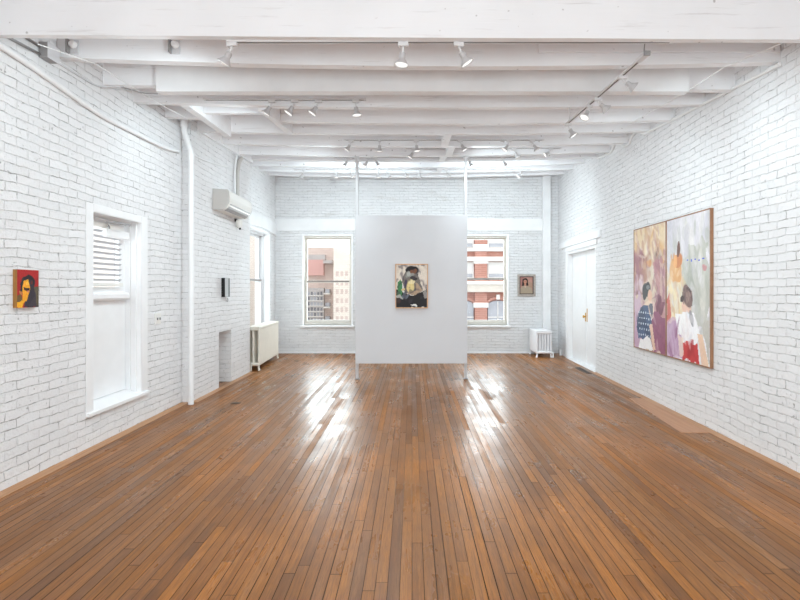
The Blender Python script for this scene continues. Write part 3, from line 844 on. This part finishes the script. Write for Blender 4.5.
kb.poly([(.0, .76), (.36, .74), (.40, 1), (0, 1)], (166, 122, 152), rough=.06, seed=11)
kb.blotch((206, 178, 204), .0, 7, 2, .7, 12, u1=.4, v0=.72)
kb.ell(.88, .36, .05, .018, (196, 134, 136), 20, seed=13, amt=.8)
for q in range(5): kb.ell(.52 + q * .085, .305 + .004 * (q % 2), .02, .006, (76, 96, 200), 0, rough=.01, seed=14)
kb.poly([(.40, .66), (.66, .66), (.78, .80), (.70, .90), (.42, .90), (.34, .76)], (248, 246, 248), rough=.03, seed=15)
kb.poly([(.24, .70), (.46, .66), (.48, .82), (.28, .82)], (248, 246, 246), rough=.03, seed=16)
kb.ell(.50, .62, .11, .055, (234, 196, 176), 0, seed=17)
kb.ell(.52, .555, .13, .06, (126, 98, 92), 20, seed=18)
kb.blotch((78, 60, 58), .05, 12, 10, .8, 19, u0=.40, u1=.64, v0=.5, v1=.61)
kb.ell(.40, .575, .035, .022, (70, 48, 44), 0, seed=20)
kb.ell(.62, .70, .07, .03, (140, 136, 142), 60, seed=21, amt=.8)
kb.poly([(.40, .88), (.74, .86), (.80, 1), (.40, 1)], (198, 62, 62), rough=.03, seed=22)
kb.blotch((164, 40, 46), .1, 7, 6, .7, 23, u0=.42, u1=.76, v0=.86)
kb.poly([(.74, .80), (.84, .80), (.98, 1), (.84, 1)], (234, 200, 174), rough=.02, seed=24)
kb.poly([(.86, .74), (1, .70), (1, 1), (.98, 1)], (196, 192, 184), rough=.05, seed=25)
kb.strokes(30, [(250, 248, 250), (226, 224, 232), (236, 224, 222)], 12, u0=.34, u1=.72, v0=.68, v1=.86, ln=.08, wd=.03, amt=.5)
kb.strokes(24, [(140, 110, 104), (92, 70, 66), (168, 140, 130)], 13, u0=.42, u1=.62, v0=.52, v1=.6, ln=.05, wd=.015, amt=.7)
kb.strokes(24, [(180, 140, 176), (206, 182, 204), (150, 104, 134)], 14, u1=.3, v0=.78, ln=.12, wd=.03, amt=.6)
kb.poly([(.28, .82), (.42, .84), (.42, .96), (.34, .98)], (240, 216, 196), rough=.02, seed=26, amt=.7)
kb.grainy(.05)
tall(6.33, 'tall abstract canvas with a figure in a blue dotted top', ka)
tall(5.40, 'tall abstract canvas with a figure in white top and red trousers', kb)

# 5) shallow grey panel with black edges on the chimney breast
pc = empty('shallow_picture', (CX, 7.26, 1.285), PI / 2, 'shallow grey picture with black sides hung on the chimney breast', 'picture')
MB().box(-.10, .10, -.05, 0, 0, .275).build('box', M['black'], pc, bevel=.002)
MB().box(-.098, .03, -.053, -.05, .003, .272).build('face', M['grey'], pc)
MB().tube([(.11, -.01, -.02), (.13, -.012, -.05), (.10, -.012, -.07), (.09, -.005, -.06)], .004, 6).build('hanging_cord', M['cable'], pc)

# ------------------------------------------------------------------ radiators
def section(mb, ncol, width, top, r=.021, pitch=.0):
    xs = [-width / 2 + r + (width - 2 * r) * i / (ncol - 1) for i in range(ncol)]
    for x in xs:
        mb.tube([(x, pitch, .10), (x, pitch, .14), (x, pitch, top - .06), (x, pitch, top - .03)], [r * 1.05, r * .9, r * .9, r * 1.05], 8)
    for zc, rr in ((.105, .03), (top - .035, .03)):
        mb.tube([(-width / 2 + .005, pitch, zc), (-width / 2 + .02, pitch, zc), (width / 2 - .02, pitch, zc), (width / 2 - .005, pitch, zc)], [rr * .6, rr, rr, rr * .6], 10)
def radiator(name, loc, rz, nsec, pitch, ncol, width, top, mat, lab, web=False):
    r = empty(name, loc, rz, lab, 'radiator')
    for k in range(nsec):
        mb = MB(); section(mb, ncol, width, top)
        if web: mb.box(width / 2 - .028, width / 2 - .012, -pitch / 2, pitch / 2, .085, top - .02)
        mb.build('section', mat, r, loc=(0, (k + .5) * pitch, 0))
    for yy in (pitch * .5, (nsec - .5) * pitch):
        for sx in (-1, 1):
            x = sx * (width / 2 - .022)
            MB().tube([(x, yy, .10), (x, yy, .04), (x + sx * .008, yy, .012), (x + sx * .01, yy, 0)], [.018, .016, .02, .024], 8).build('leg', mat, r)
    return r
rot = math.atan(.055)
ra = radiator('long_radiator', (-2.725, 8.56, 0), rot, 24, .0655, 3, .225, .745, M['rad'], 'long cream cast-iron radiator under the side window')
for k in range(24): pass
MB().box(.085, .105, .012, 24 * .0655 - .01, .125, .70).build('front_panel', M['rad'], ra, bevel=.006)
MB().box(-.10, .112, .0, 24 * .0655, .722, .752).build('top_shelf', M['rad'], ra, bevel=.008)
va = MB().tube([(-.03, -.015, .0), (-.03, -.015, .07), (-.03, -.015, .10), (-.03, .02, .11)], [.017, .017, .026, .022], 10).build('valve', M['rad'], ra)
MB().lathe([(.01, 0), (.026, .008), (.026, .025), (.01, .03)], (-.03, -.015, .115), (0, 0, 1), 10).build('valve_knob', M['plastic'], va)
rb = radiator('small_radiator', (2.70, 10.20, 0), 0, 10, .062, 6, .325, .545, M['radw'], 'small white tubular radiator in the corner by the double door')
MB().box(-.163, -.150, .0, .62, .10, .53).build('side_panel', M['radw'], rb, bevel=.004)
MB().box(-.163, .16, .0, .62, .528, .55).build('top_shelf', M['radw'], rb, bevel=.005)
va = MB().tube([(.185, .02, 0), (.185, .02, .09), (.15, .03, .10)], [.014, .016, .016], 8).build('valve', M['radw'], rb)
r = empty('corner_pipe', (RX(10.55) - .035, 10.55, 0), 0, 'short white capped pipe end on the floor beside the door casing', 'pipe')
MB().tube([(0, 0, 0), (0, 0, .10)], .025, 12).build('pipe', M['white'], r)
MB().tube([(0, 0, .10), (0, 0, .125)], .03, 12).build('cap', M['white'], r)

# ------------------------------------------------------------------ wall units on the chimney breast and left wall
ac = empty('air_conditioner', (CX, 6.85, 2.49), 0, 'white wall-mounted split air conditioner on the chimney breast', 'air conditioner')
prof = [(0, 0), (.14, .0), (.19, .03), (.225, .09), (.235, .16), (.225, .25), (.205, .27), (0, .285)]
MB().prism(prof, lambda a, b: (a, 0, b), lambda a, b: (a, .93, b)).build('body', M['plastic'], ac, bevel=.006)
ep = [(0, 0), (.14, 0), (.19, .03), (.226, .09), (.236, .16), (.226, .25), (.206, .272), (0, .287)]
for a0 in (-.012, .93): MB().prism(ep, lambda a, b: (a, a0, b), lambda a, b: (a, a0 + .012, b)).build('end_cap', M['plastic2'], ac, bevel=.002)
MB().prism([(.236, .12), (.24, .16), (.23, .245), (.227, .245), (.232, .16)], lambda a, b: (a, .01, b), lambda a, b: (a, .92, b)).build('front_panel', M['plastic'], ac)
mb = MB()
for q in range(3):
    a, b = .150 + q * .022, .006 + q * .020
    mb.prism([(a, b), (a + .016, b + .002), (a + .03, b + .02), (a + .026, b + .022)], lambda u, v: (u, .04, v), lambda u, v: (u, .89, v))
mb.build('louvre', M['plastic'], ac)
MB().prism([(.142, -.002), (.193, .03), (.226, .085), (.229, .083), (.195, .026), (.143, -.006)], lambda a, b: (a, .05, b), lambda a, b: (a, .88, b)).build('outlet_slot', M['grey'], ac)

cam = empty('security_camera', (CX, 7.72, 2.46), 0, 'small white security camera below the air conditioner', 'camera')
MB().box(-.008, .03, -.03, .03, -.02, .02).build('bracket', M['dark'], cam)
MB().lathe([(.02, 0), (.045, .01), (.05, .05), (.046, .11), (.03, .13)], (.06, 0, .01), (0, 0, -1), 14).build('housing', M['plastic'], cam)
MB().lathe([(.016, 0), (.016, .03)], (.075, -.01, -.115), (.2, 0, -1), 10).build('lens', M['dark'], cam)

sw = empty('light_switch', (LX, 5.57, 1.01), PI / 2, 'white light switch plate on brick beside the raised door', 'light switch')
MB().box(-.06, .06, -.014, 0, 0, .12).build('plate', M['plastic'], sw, bevel=.003)
for a in (-.028, .028): MB().box(a - .006, a + .006, -.028, -.014, .045, .072).build('toggle', M['grey'], sw, bevel=.002)

# ------------------------------------------------------------------ pipes and cables
r = empty('drain_pipe', (-2.685, 6.075, 0), 0, 'tall white drain pipe standing in the corner before the chimney breast', 'pipe')
MB().tube([(0, 0, 0), (0, 0, 2.98), (-.005, 0, 3.08), (-.045, 0, 3.2), (-.08, 0, 3.30), (-.085, 0, 3.40), (-.085, 0, 3.62)], .033, 14).build('pipe', M['white'], r)
MB().tube([(0, 0, 2.96), (0, 0, 3.06)], .039, 14).build('coupling', M['white'], r)
MB().tube([(-.085, 0, 3.37), (-.085, 0, 3.46)], .042, 14).build('coupling', M['white'], r)
def line(name, pts, rad, mat, lab, cat='cable', n=8):
    return tag(MB().tube(pts, rad, n).build(name, mat), lab, cat)
def smooth_pts(p, k=5):
    out = []
    p = [Vector(q) for q in p]
    for i in range(len(p) - 1):
        a, b, c, d = p[max(i - 1, 0)], p[i], p[i + 1], p[min(i + 2, len(p) - 1)]
        for s in range(k):
            t = s / k
            out.append(.5 * ((2 * b) + (c - a) * t + (2 * a - 5 * b + 4 * c - d) * t * t + (3 * b - a - 3 * c + d) * t ** 3))
    return out + [p[-1]]
xw = LX + .024
line('painted_hose', smooth_pts([(xw, 2.6, 3.09), (xw, 3.4, 3.065), (xw, 3.75, 3.045), (xw, 4.1, 3.01), (xw, 4.55, 2.975), (xw, 5.07, 2.988), (xw, 5.68, 3.012), (xw, 6.02, 3.06)]), .021, M['white'], 'thick white painted pipe sagging along the left brick wall', 'pipe', 12)
line('conduit', smooth_pts([(CX + .012, 6.19, 3.06), (CX + .012, 6.6, 3.09), (CX + .012, 7.2, 3.17), (CX + .012, 7.58, 3.24)]), .011, M['wcable'], 'thin white conduit crossing the chimney breast above the air conditioner')
line('refrigerant_pipe', [(CX + .03, 7.62, 2.79), (CX + .03, 7.62, 3.20), (CX + .03, 7.66, 3.38), (CX + .03, 7.72, 3.46)], .016, M['white'], 'thinner white pipe rising from the air conditioner', 'pipe')
line('insulated_pipe', [(CX + .035, 7.72, 2.79), (CX + .035, 7.72, 3.20), (CX + .035, 7.80, 3.38), (CX + .035, 7.9, 3.47)], .030, M['plastic2'], 'thicker insulated pipe rising from the air conditioner', 'pipe')
# twin conduits and box at the front of the left wall
xw = LX + .012
za = lambda y: 3.155 + (y - 3.4) * .045
line('twin_conduit', [(xw, 3.0, 3.125), (xw, 3.80, 3.185)], .010, M['grey'], 'lower grey conduit running into the wall junction box')
line('twin_conduit', [(xw, 3.0, 3.235), (xw, 3.80, 3.245)], .010, M['grey'], 'upper grey conduit running into the wall junction box')
jb = empty('junction_box', (LX, 3.86, 3.165), 0, 'grey junction box on the left wall under the second beam', 'junction box')
MB().box(0, .07, -.06, .06, 0, .115).build('box', M['grey'], jb, bevel=.003)
MB().box(.07, .076, -.064, .064, -.004, .119).build('cover', M['panel'], jb, bevel=.002)
line('wall_conduit', [(xw, 3.925, 3.205), (xw, 4.42, 3.215), (xw + .02, 4.50, 3.222), (-2.60, 4.50, 3.222)], .008, M['panel'], 'grey conduit leaving the junction box toward the third beam')
line('loose_cable', smooth_pts([(-2.62, 4.50, 3.218), (-2.52, 4.50, 3.19), (-2.42, 4.50, 3.165), (-2.30, 4.52, 3.165)]), .006, M['cable'], 'grey loose cable drooping under the third beam casing')
xs = lambda y, o=.018: RX(y) - o
p = [(xs(3.98), 3.98, 3.19)] + [(xs(y), y, 3.19 + (y - 4) * .088) for y in (4.5, 5.0, 5.5, 6.0)] + [(xs(6.28), 6.28, 3.395), (xs(6.5), 6.5, 3.42), (xs(6.7), 6.7, 3.52), (xs(6.9), 6.9, 3.50), (xs(7.0), 7.0, 3.43), (xs(7.2), 7.2, 3.455), (xs(7.4), 7.4, 3.58), (xs(7.55), 7.55, 3.57), (xs(7.68), 7.68, 3.50), (xs(7.9), 7.9, 3.52), (xs(8.3), 8.3, 3.57)]
line('wall_conduit', smooth_pts(p, 4), .016, M['wcable'], 'long white conduit following the beam ends along the right wall')
line('stapled_wire', [(2.52, y, z) for y, z in ((3.41, 3.075), (4.04, 3.19), (4.64, 3.215), (5.13, 3.255), (5.79, 3.315))], .004, M['wcable'], 'thin white wire stapled under the beams near the right wall')
line('stapled_wire', [(-2.55, y, z) for y, z in ((3.41, 3.07), (4.04, 3.215), (4.64, 3.245), (5.13, 3.275), (5.79, 3.345))], .004, M['wcable'], 'thin white wire stapled under the beams near the left wall')
# porcelain sockets on the second beam
for x, lab in ((-2.70, 'white porcelain socket on the second beam close to the left wall'), (-1.89, 'white porcelain socket on the second beam before the first spotlight')):
    s = empty('lamp_socket', (x, 3.998, 3.33), 0, lab, 'lamp socket', 'porcelain sockets on the second beam')
    MB().box(-.038, .038, -.012, 0, -.055, .055).build('back_plate', M['panel'], s, bevel=.002)
    MB().box(-.038, -.026, -.05, -.012, -.055, .055).build('cheek', M['grey'], s)
    MB().lathe([(.02, 0), (.03, .012), (.028, .035), (.018, .045)], (.01, -.012, .01), (0, -1, 0), 12).build('socket', M['white'], s)

# ------------------------------------------------------------------ track lighting
def spot_proto(tilt):
    r = empty('track_spotlight', (0, 0, 0), 0, 'x', 'spotlight', 'white track spotlights')
    MB().box(-.035, .035, -.013, .013, -.026, 0).build('adapter', M['track'], r, bevel=.002)
    a = Vector((math.sin(R(tilt * .75)), 0, -math.cos(R(tilt * .75))))
    d = Vector((math.sin(R(tilt)), 0, -math.cos(R(tilt))))
    p0 = Vector((0, 0, -.024)); p1 = p0 + a * .045
    MB().tube([p0, p1 + d * .005], .009, 8).build('arm', M['track'], r)
    MB().lathe([(.012, 0), (.021, .004), (.022, .034), (.018, .038)], p1, d, 14).build('lamp_holder', M['shade'], r)
    p2 = p1 + d * .034
    sh = MB().lathe([(.020, 0), (.023, .010), (.034, .028), (.047, .045), (.050, .053), (.047, .053), (.044, .045), (.032, .030), (.018, .008)], p2, d, 18).build('lamp_shade', M['shade'], r)
    MB().lathe([(.034, .031), (.043, .045), (.040, .049), (.02, .052), (.0001, .053)], p2, d, 16, cap0=False).build('bulb', M['bulb'], sh)
    return r
protos = {t: spot_proto(t) for t in (6, 32, 55)}
used = set()
def spot(tilt, loc, rz, lab):
    o = protos[tilt]
    if tilt in used: o = copy_tree(o)
    used.add(tilt)
    o.location = loc; o.rotation_euler = (0, 0, R(rz)); o['label'] = lab
    return o
def track(x0, x1, y, z, lab):
    r = empty('lighting_track', (x0, y, z), 0, lab, 'lighting track', 'white ceiling lighting tracks')
    MB().box(0, x1 - x0, -.017, .017, 0, .016).build('rail', M['track'], r, bevel=.002)
    MB().box(.01, x1 - x0 - .01, -.005, .005, -.001, .0).build('slot', M['dark'], r)
    for a in (-.012, x1 - x0): MB().box(a, a + .012, -.018, .018, -.001, .017).build('end_cap', M['track'], r)
L, Rr = 180, 0
track(-1.26, 1.78, 3.436, 3.093, 'white lighting track along the far side of the nearest beam')
spot(32, (-1.235, 3.436, 3.093), 170, 'white spotlight tilted to the left wall on the nearest track')
spot(6, (-.06, 3.436, 3.093), 180, 'white spotlight pointing straight down on the nearest track')
spot(32, (.32, 3.436, 3.093), 8, 'white spotlight tilted to the right wall on the nearest track')
# the track that runs lengthwise under the beams
TD = R(3.85)
r = empty('lighting_track', (1.707, 3.66, 3.104), TD, 'white lighting track running lengthwise below the beams near the right wall', 'lighting track', 'white ceiling lighting tracks')
MB().box(-.017, .017, 0, 1.53, 0, .016).build('rail', M['track'], r, bevel=.002)
MB().box(-.005, .005, .02, 1.51, -.001, 0).build('slot', M['dark'], r)
MB().box(-.022, .022, -.02, .10, -.004, .026).build('feed_box', M['track'], r, bevel=.003)
MB().box(-.024, .024, -.03, -.02, -.006, .028).build('end_cap', M['grey'], r)
MB().tube([(0, .02, .02), (.012, -.02, deck(3.64) - 3.104)], .004, 6).build('hanger', M['grey'], r)
MB().tube([(0, 1.45, .014), (0, 1.45, 3.262 - 3.104)], .006, 6).build('hanger', M['track'], r)
for (tl, y, rz, lab) in ((55, .34, -5, 'first white spotlight on the lengthwise track, nearest the viewer'), (55, .80, 10, 'second white spotlight on the lengthwise track, tilted to the right wall'), (32, .97, 200, 'third white spotlight on the lengthwise track, tilted away from the right wall'), (32, 1.49, -10, 'farthest white spotlight on the lengthwise track, at its end')):
    o = spot(tl, (1.707 - y * math.sin(TD), 3.66 + y * math.cos(TD), 3.104), rz, lab)
    o.scale = (.92, .92, .92)
track(-2.1, -.48, 5.07, 3.315, 'white lighting track on the fourth beam near the left wall')
for (tl, x, rz, lab) in ((32, -1.42, 180, 'first spotlight from the left wall on the fourth beam, above the trimmer'), (32, -1.19, 190, 'second spotlight from the left wall on the fourth beam'), (32, -.95, 186, 'third spotlight from the left wall on the fourth beam'), (6, -.57, 0, 'upright spotlight at the free end of the fourth beam track')):
    spot(tl, (x, 5.07, 3.315), rz, lab)
NTH = ['first', 'second', 'third', 'fourth', 'fifth', 'sixth', 'seventh', 'eighth', 'ninth']
def row(y, z, x0, x1, bn, lst):
    track(x0, x1, y, z, f'white lighting track on the {bn} beam')
    for i, (tl, x, rz) in enumerate(lst):
        spot(tl, (x, y, z), rz, f'white spotlight on the {bn} beam, {NTH[i]} from the left wall')
row(7.06, 3.50, -.95, 1.85, 'seventh', [(32, -.86, 180), (6, -.46, 90), (6, .06, 0), (32, .68, 0), (32, 1.37, 180), (32, 1.70, 0)])
row(7.75, 3.575, -.1, 2.3, 'eighth', [(32, .03, 180), (32, 1.58, 0), (55, 2.15, 180)])
row(8.37, 3.60, -1.3, 1.8, 'ninth', [(32, -1.07, 180), (32, -.73, 180), (32, -.62, 0), (32, .94, 0), (32, 1.52, 0)])
row(9.71, 3.715, -2.3, 2.3, 'eleventh', [(32, -2.1, 150), (6, -1.48, 0), (32, -1.2, 0), (6, -.66, 0), (32, -.50, 20), (32, -.16, 0), (6, .15, 90), (32, .66, 0), (32, 2.12, 190)])

# ------------------------------------------------------------------ the street outside
def ext_mat(name, a, b, bw=.5, bh=.16):
    t = NT(name)
    x, y, z = t.sep(t.pos())
    br = t.n('ShaderNodeTexBrick'); t.l(t.comb(t.math('ADD', x, y), z, 0.0), br.inputs['Vector'])
    br.inputs['Scale'].default_value = 1; br.inputs['Brick Width'].default_value = bw; br.inputs['Row Height'].default_value = bh
    br.inputs['Mortar Size'].default_value = .012
    br.inputs['Color1'].default_value = a; br.inputs['Color2'].default_value = b
    br.inputs['Mortar'].default_value = tuple(min(1, q * 1.25) for q in b[:3]) + (1,)
    t.principled(br.outputs[0], .8, spec=.1)
    return t.m
X = {}
X['red'] = ext_mat('pale_red_brick', rgb(182, 130, 116), rgb(192, 146, 133))
X['stone'] = paint('white_limestone', rgb(240, 238, 234), .7, var=.03, scale=.6)
X['cornice'] = paint('pale_cornice_stone', rgb(224, 218, 208), .7, var=.05, scale=1.5)
X['cream'] = ext_mat('cream_brick', rgb(236, 230, 221), rgb(230, 221, 211))
X['pinkb'] = ext_mat('dusty_pink_brick', rgb(216, 201, 193), rgb(208, 191, 184))
X['pinkp'] = paint('pink_render', rgb(216, 172, 166), .8, var=.03)
X['greyb'] = ext_mat('grey_brick', rgb(198, 194, 192), rgb(182, 178, 178))
X['pane'] = paint('grey_window_pane', rgb(176, 180, 188), .25, var=.08, scale=.8)
X['pane2'] = paint('dim_window_pane', rgb(122, 122, 128), .3, var=.06)
X['blind'] = paint('drawn_white_blind', rgb(226, 226, 224), .7, var=.02)
X['street'] = paint('asphalt', rgb(150, 150, 152), .9, var=.05, scale=.5)
tag(MB().box(-90, 90, 11.4, 110, -7.2, -7.0).build('street_ground', X['street']), 'grey street below the windows', 'street', kind='structure')
# red brick building opposite
B = empty('brick_street_building', (0, 40, 0), 0, 'red brick building with white stone bands seen through the sash window beside the portrait', 'building')
PX = lambda px: (px - 412) * .08
bay0 = PX(482) - .08                                   # centre of the visible pier
MB().box(-1, 16, .35, 8, -7, 18).build('wall', X['red'], B)
for nb in range(-1, 4):
    c = bay0 + nb * 2.75
    MB().box(c - .49, c + .49, 0, .36, -7, 18).build('pier', X['red'], B)
    for zc in (3.62, 4.78, .10): MB().box(c - .60, c + .60, -.05, .36, zc - .2, zc + .2).build('capital', X['stone'], B, bevel=.03)
    c2 = c + 1.375
    for (z0, z1) in ((2.28, 3.56), (4.72, 6.9)):
        w = MB().box(c2 - .82, c2 + .82, .22, .34, z0, z1).build('window', X['stone'], B)
        MB().box(c2 - .72, c2 + .72, .19, .22, z0 + .38, z1 - .06).build('blind', X['blind'], w)
        MB().box(c2 - .72, c2 + .72, .19, .22, z0 + .06, z0 + .34).build('pane', X['pane'], w)
    # arched window
    pr = [(-.80, -2.2), (.80, -2.2), (.80, .05)] + [(.80 * math.cos(a), .05 + .42 * math.sin(a)) for a in [PI * q / 12 for q in range(1, 12)]] + [(-.80, .05)]
    w = MB().prism(pr, lambda a, b: (c2 + a, .18, b), lambda a, b: (c2 + a, .34, b)).build('arched_window', X['pane'], B)
    MB().box(c2 - .03, c2 + .03, .14, .18, -2.2, .4).build('mullion', X['stone'], w)
    MB().box(c2 - .8, c2 + .8, .14, .18, -.9, -.82).build('mullion', X['stone'], w)
    ar = [(.88 * math.cos(a), .05 + .52 * math.sin(a)) for a in [PI * q / 14 for q in range(15)]] + [(1.04 * math.cos(a), .05 + .72 * math.sin(a)) for a in [PI - PI * q / 14 for q in range(15)]]
    MB().prism(ar, lambda a, b: (c2 + a, .10, b), lambda a, b: (c2 + a, .34, b)).build('arch', X['red'], B)
    MB().box(c2 - .14, c2 + .14, .0, .34, .55, .95).build('keystone', X['stone'], B, bevel=.02)
for z0, z1, d in ((4.42, 4.66, -.08), (3.62, 3.98, -.12)): MB().box(-1, 16, d, .36, z0, z1).build('band', X['stone'], B, bevel=.02)
MB().box(-1, 16, -.25, .36, 1.15, 2.0).build('cornice', X['cornice'], B, bevel=.03)
MB().box(-1, 16, -.35, .36, 1.75, 2.02).build('cornice', X['stone'], B, bevel=.03)
# pale buildings through the other window (scale .09 m per pixel at 45 m)
P2 = lambda px: (px - 412) * .09
Z2 = lambda py_: 1.4 + (289 - py_) * .09
B2 = empty('pale_building', (0, 45, 0), 0, 'dusty pink building with grey lower storeys seen through the sash window', 'building')
MB().box(P2(294), P2(333.5), 0, 10, -7, Z2(247.5)).build('wall', X['pinkb'], B2)
MB().box(P2(300), P2(324.6), -.4, 0, Z2(323), Z2(288)).build('lower_wall', X['greyb'], B2)
MB().box(P2(308), P2(324.5), -.5, 0, Z2(275.5), Z2(260)).build('pink_wall', X['pinkp'], B2)
MB().box(P2(308), P2(326), -.45, 0, Z2(260), Z2(255)).build('parapet', X['greyb'], B2)
rnx = random.Random(3)
for b in range(6):
    zz = Z2(295 + b * 5.2)
    MB().box(P2(303), P2(324.4), -.50, -.40, zz - .07, zz - .01).build('sill_course', X['stone'], B2)
    for a in range(6):
        x0 = P2(305.6 + a * 3.15)
        MB().box(x0, x0 + .17, -.45, -.39, zz, zz + rnx.uniform(.24, .32)).build('window', X['pane2'] if rnx.random() < .6 else X['pane'], B2)
for q in range(3):
    zz = Z2(293 + q * 13.5)
    MB().box(P2(325.2), P2(331.5), -.9, 0, zz - .12, zz).build('balcony', X['stone'], B2)
    MB().box(P2(326.2), P2(330.5), -.5, 0, zz, zz + .35).build('balcony_door', X['pane'], B2)
MB().box(P2(325.5), P2(334), -1.2, 0, Z2(264), Z2(261)).build('awning', X['greyb'], B2)
B3 = empty('cream_building', (0, 42, 0), 0, 'cream brick corner building beyond the pale one through the sash window', 'building')
s3 = 42 / 500
Q = lambda px: (px - 412) * s3
ZZ = lambda p_: 1.4 + (289 - p_) * s3
mb = MB().prism([(Q(333.5), -7), (Q(356), -7), (Q(356), ZZ(256)), (Q(345), ZZ(252)), (Q(333.5), ZZ(247))], lambda a, b: (a, 0, b), lambda a, b: (a, 9, b))
mb.build('wall', X['cream'], B3)
for a in range(3):
    for b in range(6):
        x0 = Q(336 + a * 4.6); z0 = ZZ(276 + b * 9)
        MB().box(x0, x0 + .22, -.04, .0, z0, z0 + .4).build('window', X['pinkb'], B3)
B4 = empty('side_building', (-14, 0, 0), 0, 'pale building facing the side window', 'building')
MB().box(-6, 0, 24, 60, -7, 9).build('wall', X['cream'], B4)
for a in range(5):
    for b in range(3): MB().box(-.02, .05, 25.5 + a * 3, 26.9 + a * 3, -1 + b * 3, .9 + b * 3).build('window', X['pane'], B4)

# ------------------------------------------------------------------ light
COOL = (.83, .975, 1.025)
w = bpy.data.worlds.new('overcast'); bpy.context.scene.world = w
w.use_nodes = True
nt = w.node_tree; nt.nodes.clear()
bg = nt.nodes.new('ShaderNodeBackground'); wo = nt.nodes.new('ShaderNodeOutputWorld')
bg.inputs[0].default_value = (0.97, 0.985, 1.0, 1); bg.inputs[1].default_value = 1.25
nt.links.new(bg.outputs[0], wo.inputs[0])
def area(name, loc, rot, sx, sy, W, col=(1, 1, 1)):
    l = bpy.data.lights.new(name, 'AREA'); l.shape = 'RECTANGLE'; l.size = sx; l.size_y = sy; l.energy = W; l.color = col
    o = bpy.data.objects.new(name, l); C.objects.link(o); o.location = loc; o.rotation_euler = rot
    return o
for (a, b, c, d) in FW:
    area('front_fill_light', ((a + b) / 2, FY - .02, (c + d) / 2), (R(90), 0, 0), b - a, d - c, 30, COOL)  # fill added at the made-up front openings
for (a, b, c, d) in SW:
    area('side_fill_light', (LX - .2, (a + b) / 2, (c + d) / 2), (0, R(-90), 0), d - c, b - a, 14, COOL)  # this pair is fill added at the made-up side openings
    area('side_fill_light', (RX(b) + .2, (a + b) / 2, (c + d) / 2), (0, R(90), 0), d - c, b - a, 14, COOL)
for (a, b, c, d) in (BW1, BW2):
    area('back_window_light', ((a + b) / 2, BY + .36, (c + d) / 2), (R(-90), 0, 0), b - a, d - c, 34, COOL)
area('side_fill_light', (NX - .34, (NW[0] + NW[1]) / 2, 1.6), (0, R(-90), 0), 1.9, 1.3, 4, COOL)  # daylight through the bay window
area('door_window_light', (LX - .4, 4.8, 1.7), (0, R(-90), 0), .55, .7, 2.5, COOL)
def lamp(loc, target, W, size=R(95)):
    l = bpy.data.lights.new('spot_fill_lamp', 'SPOT'); l.energy = W; l.spot_size = size; l.spot_blend = .9; l.shadow_soft_size = .05; l.color = COOL
    o = bpy.data.objects.new('spot_fill_lamp', l); C.objects.link(o); o.location = loc
    o.rotation_euler = (Vector(target) - Vector(loc)).to_track_quat('-Z', 'Y').to_euler()
# fill lamps added at some unlit spotlight heads to brighten the room
for x, y, z, t, W in ((.76, 7.06, 3.34, (2.9, 8.6, 1.0), 33), (-.94, 7.06, 3.34, (-2.7, 8.0, 1.2), 34),
                      (-1.15, 8.37, 3.44, (-2.0, 10.9, 1.6), 50), (-.54, 8.37, 3.44, (-.6, 10.9, 1.8), 42), (1.02, 8.37, 3.44, (.9, 10.9, 1.8), 46), (1.60, 8.37, 3.44, (2.6, 10.9, 1.5), 52),
                      (-1.315, 3.436, 2.933, (-2.8, 4.2, 1.7), 33), (-1.50, 5.07, 3.155, (-2.8, 5.9, 1.7), 32), (1.80, 4.00, 2.97, (2.9, 4.6, 1.6), 29), (1.69, 5.15, 2.945, (3.0, 6.6, 1.5), 25),
                      (-.06, 3.436, 2.917, (-.1, 3.6, 0), 60), (-.57, 5.07, 3.139, (-.6, 5.2, 0), 60), (-.46, 7.06, 3.324, (-.5, 6.2, 0), 14), (.06, 7.06, 3.324, (.2, 6.2, 0), 14), (.40, 3.436, 2.933, (1.6, 4.0, 0), 60)):
    lamp((x, y, z), t, W, R(155))

# ------------------------------------------------------------------ camera and view
cd = bpy.data.cameras.new('camera'); cd.sensor_width = 36; cd.lens = 36 * 500 / 800
cd.shift_x = -12 / 800; cd.shift_y = -11 / 800; cd.clip_start = .05; cd.clip_end = 300
co = bpy.data.objects.new('camera', cd); C.objects.link(co)
co.location = (0, 0, 1.4); co.rotation_euler = (R(90), 0, 0)
S = bpy.context.scene
S.camera = co
S.view_settings.view_transform = 'Standard'; S.view_settings.look = 'None'
S.view_settings.exposure = 0.76; S.view_settings.gamma = 1.0; S.view_settings.use_curve_mapping = False
S.cycles.max_bounces = 12; S.cycles.diffuse_bounces = 8; S.cycles.glossy_bounces = 4; S.cycles.transparent_max_bounces = 12
S.cycles.use_denoising = True
S.cycles.sample_clamp_indirect = 6.0
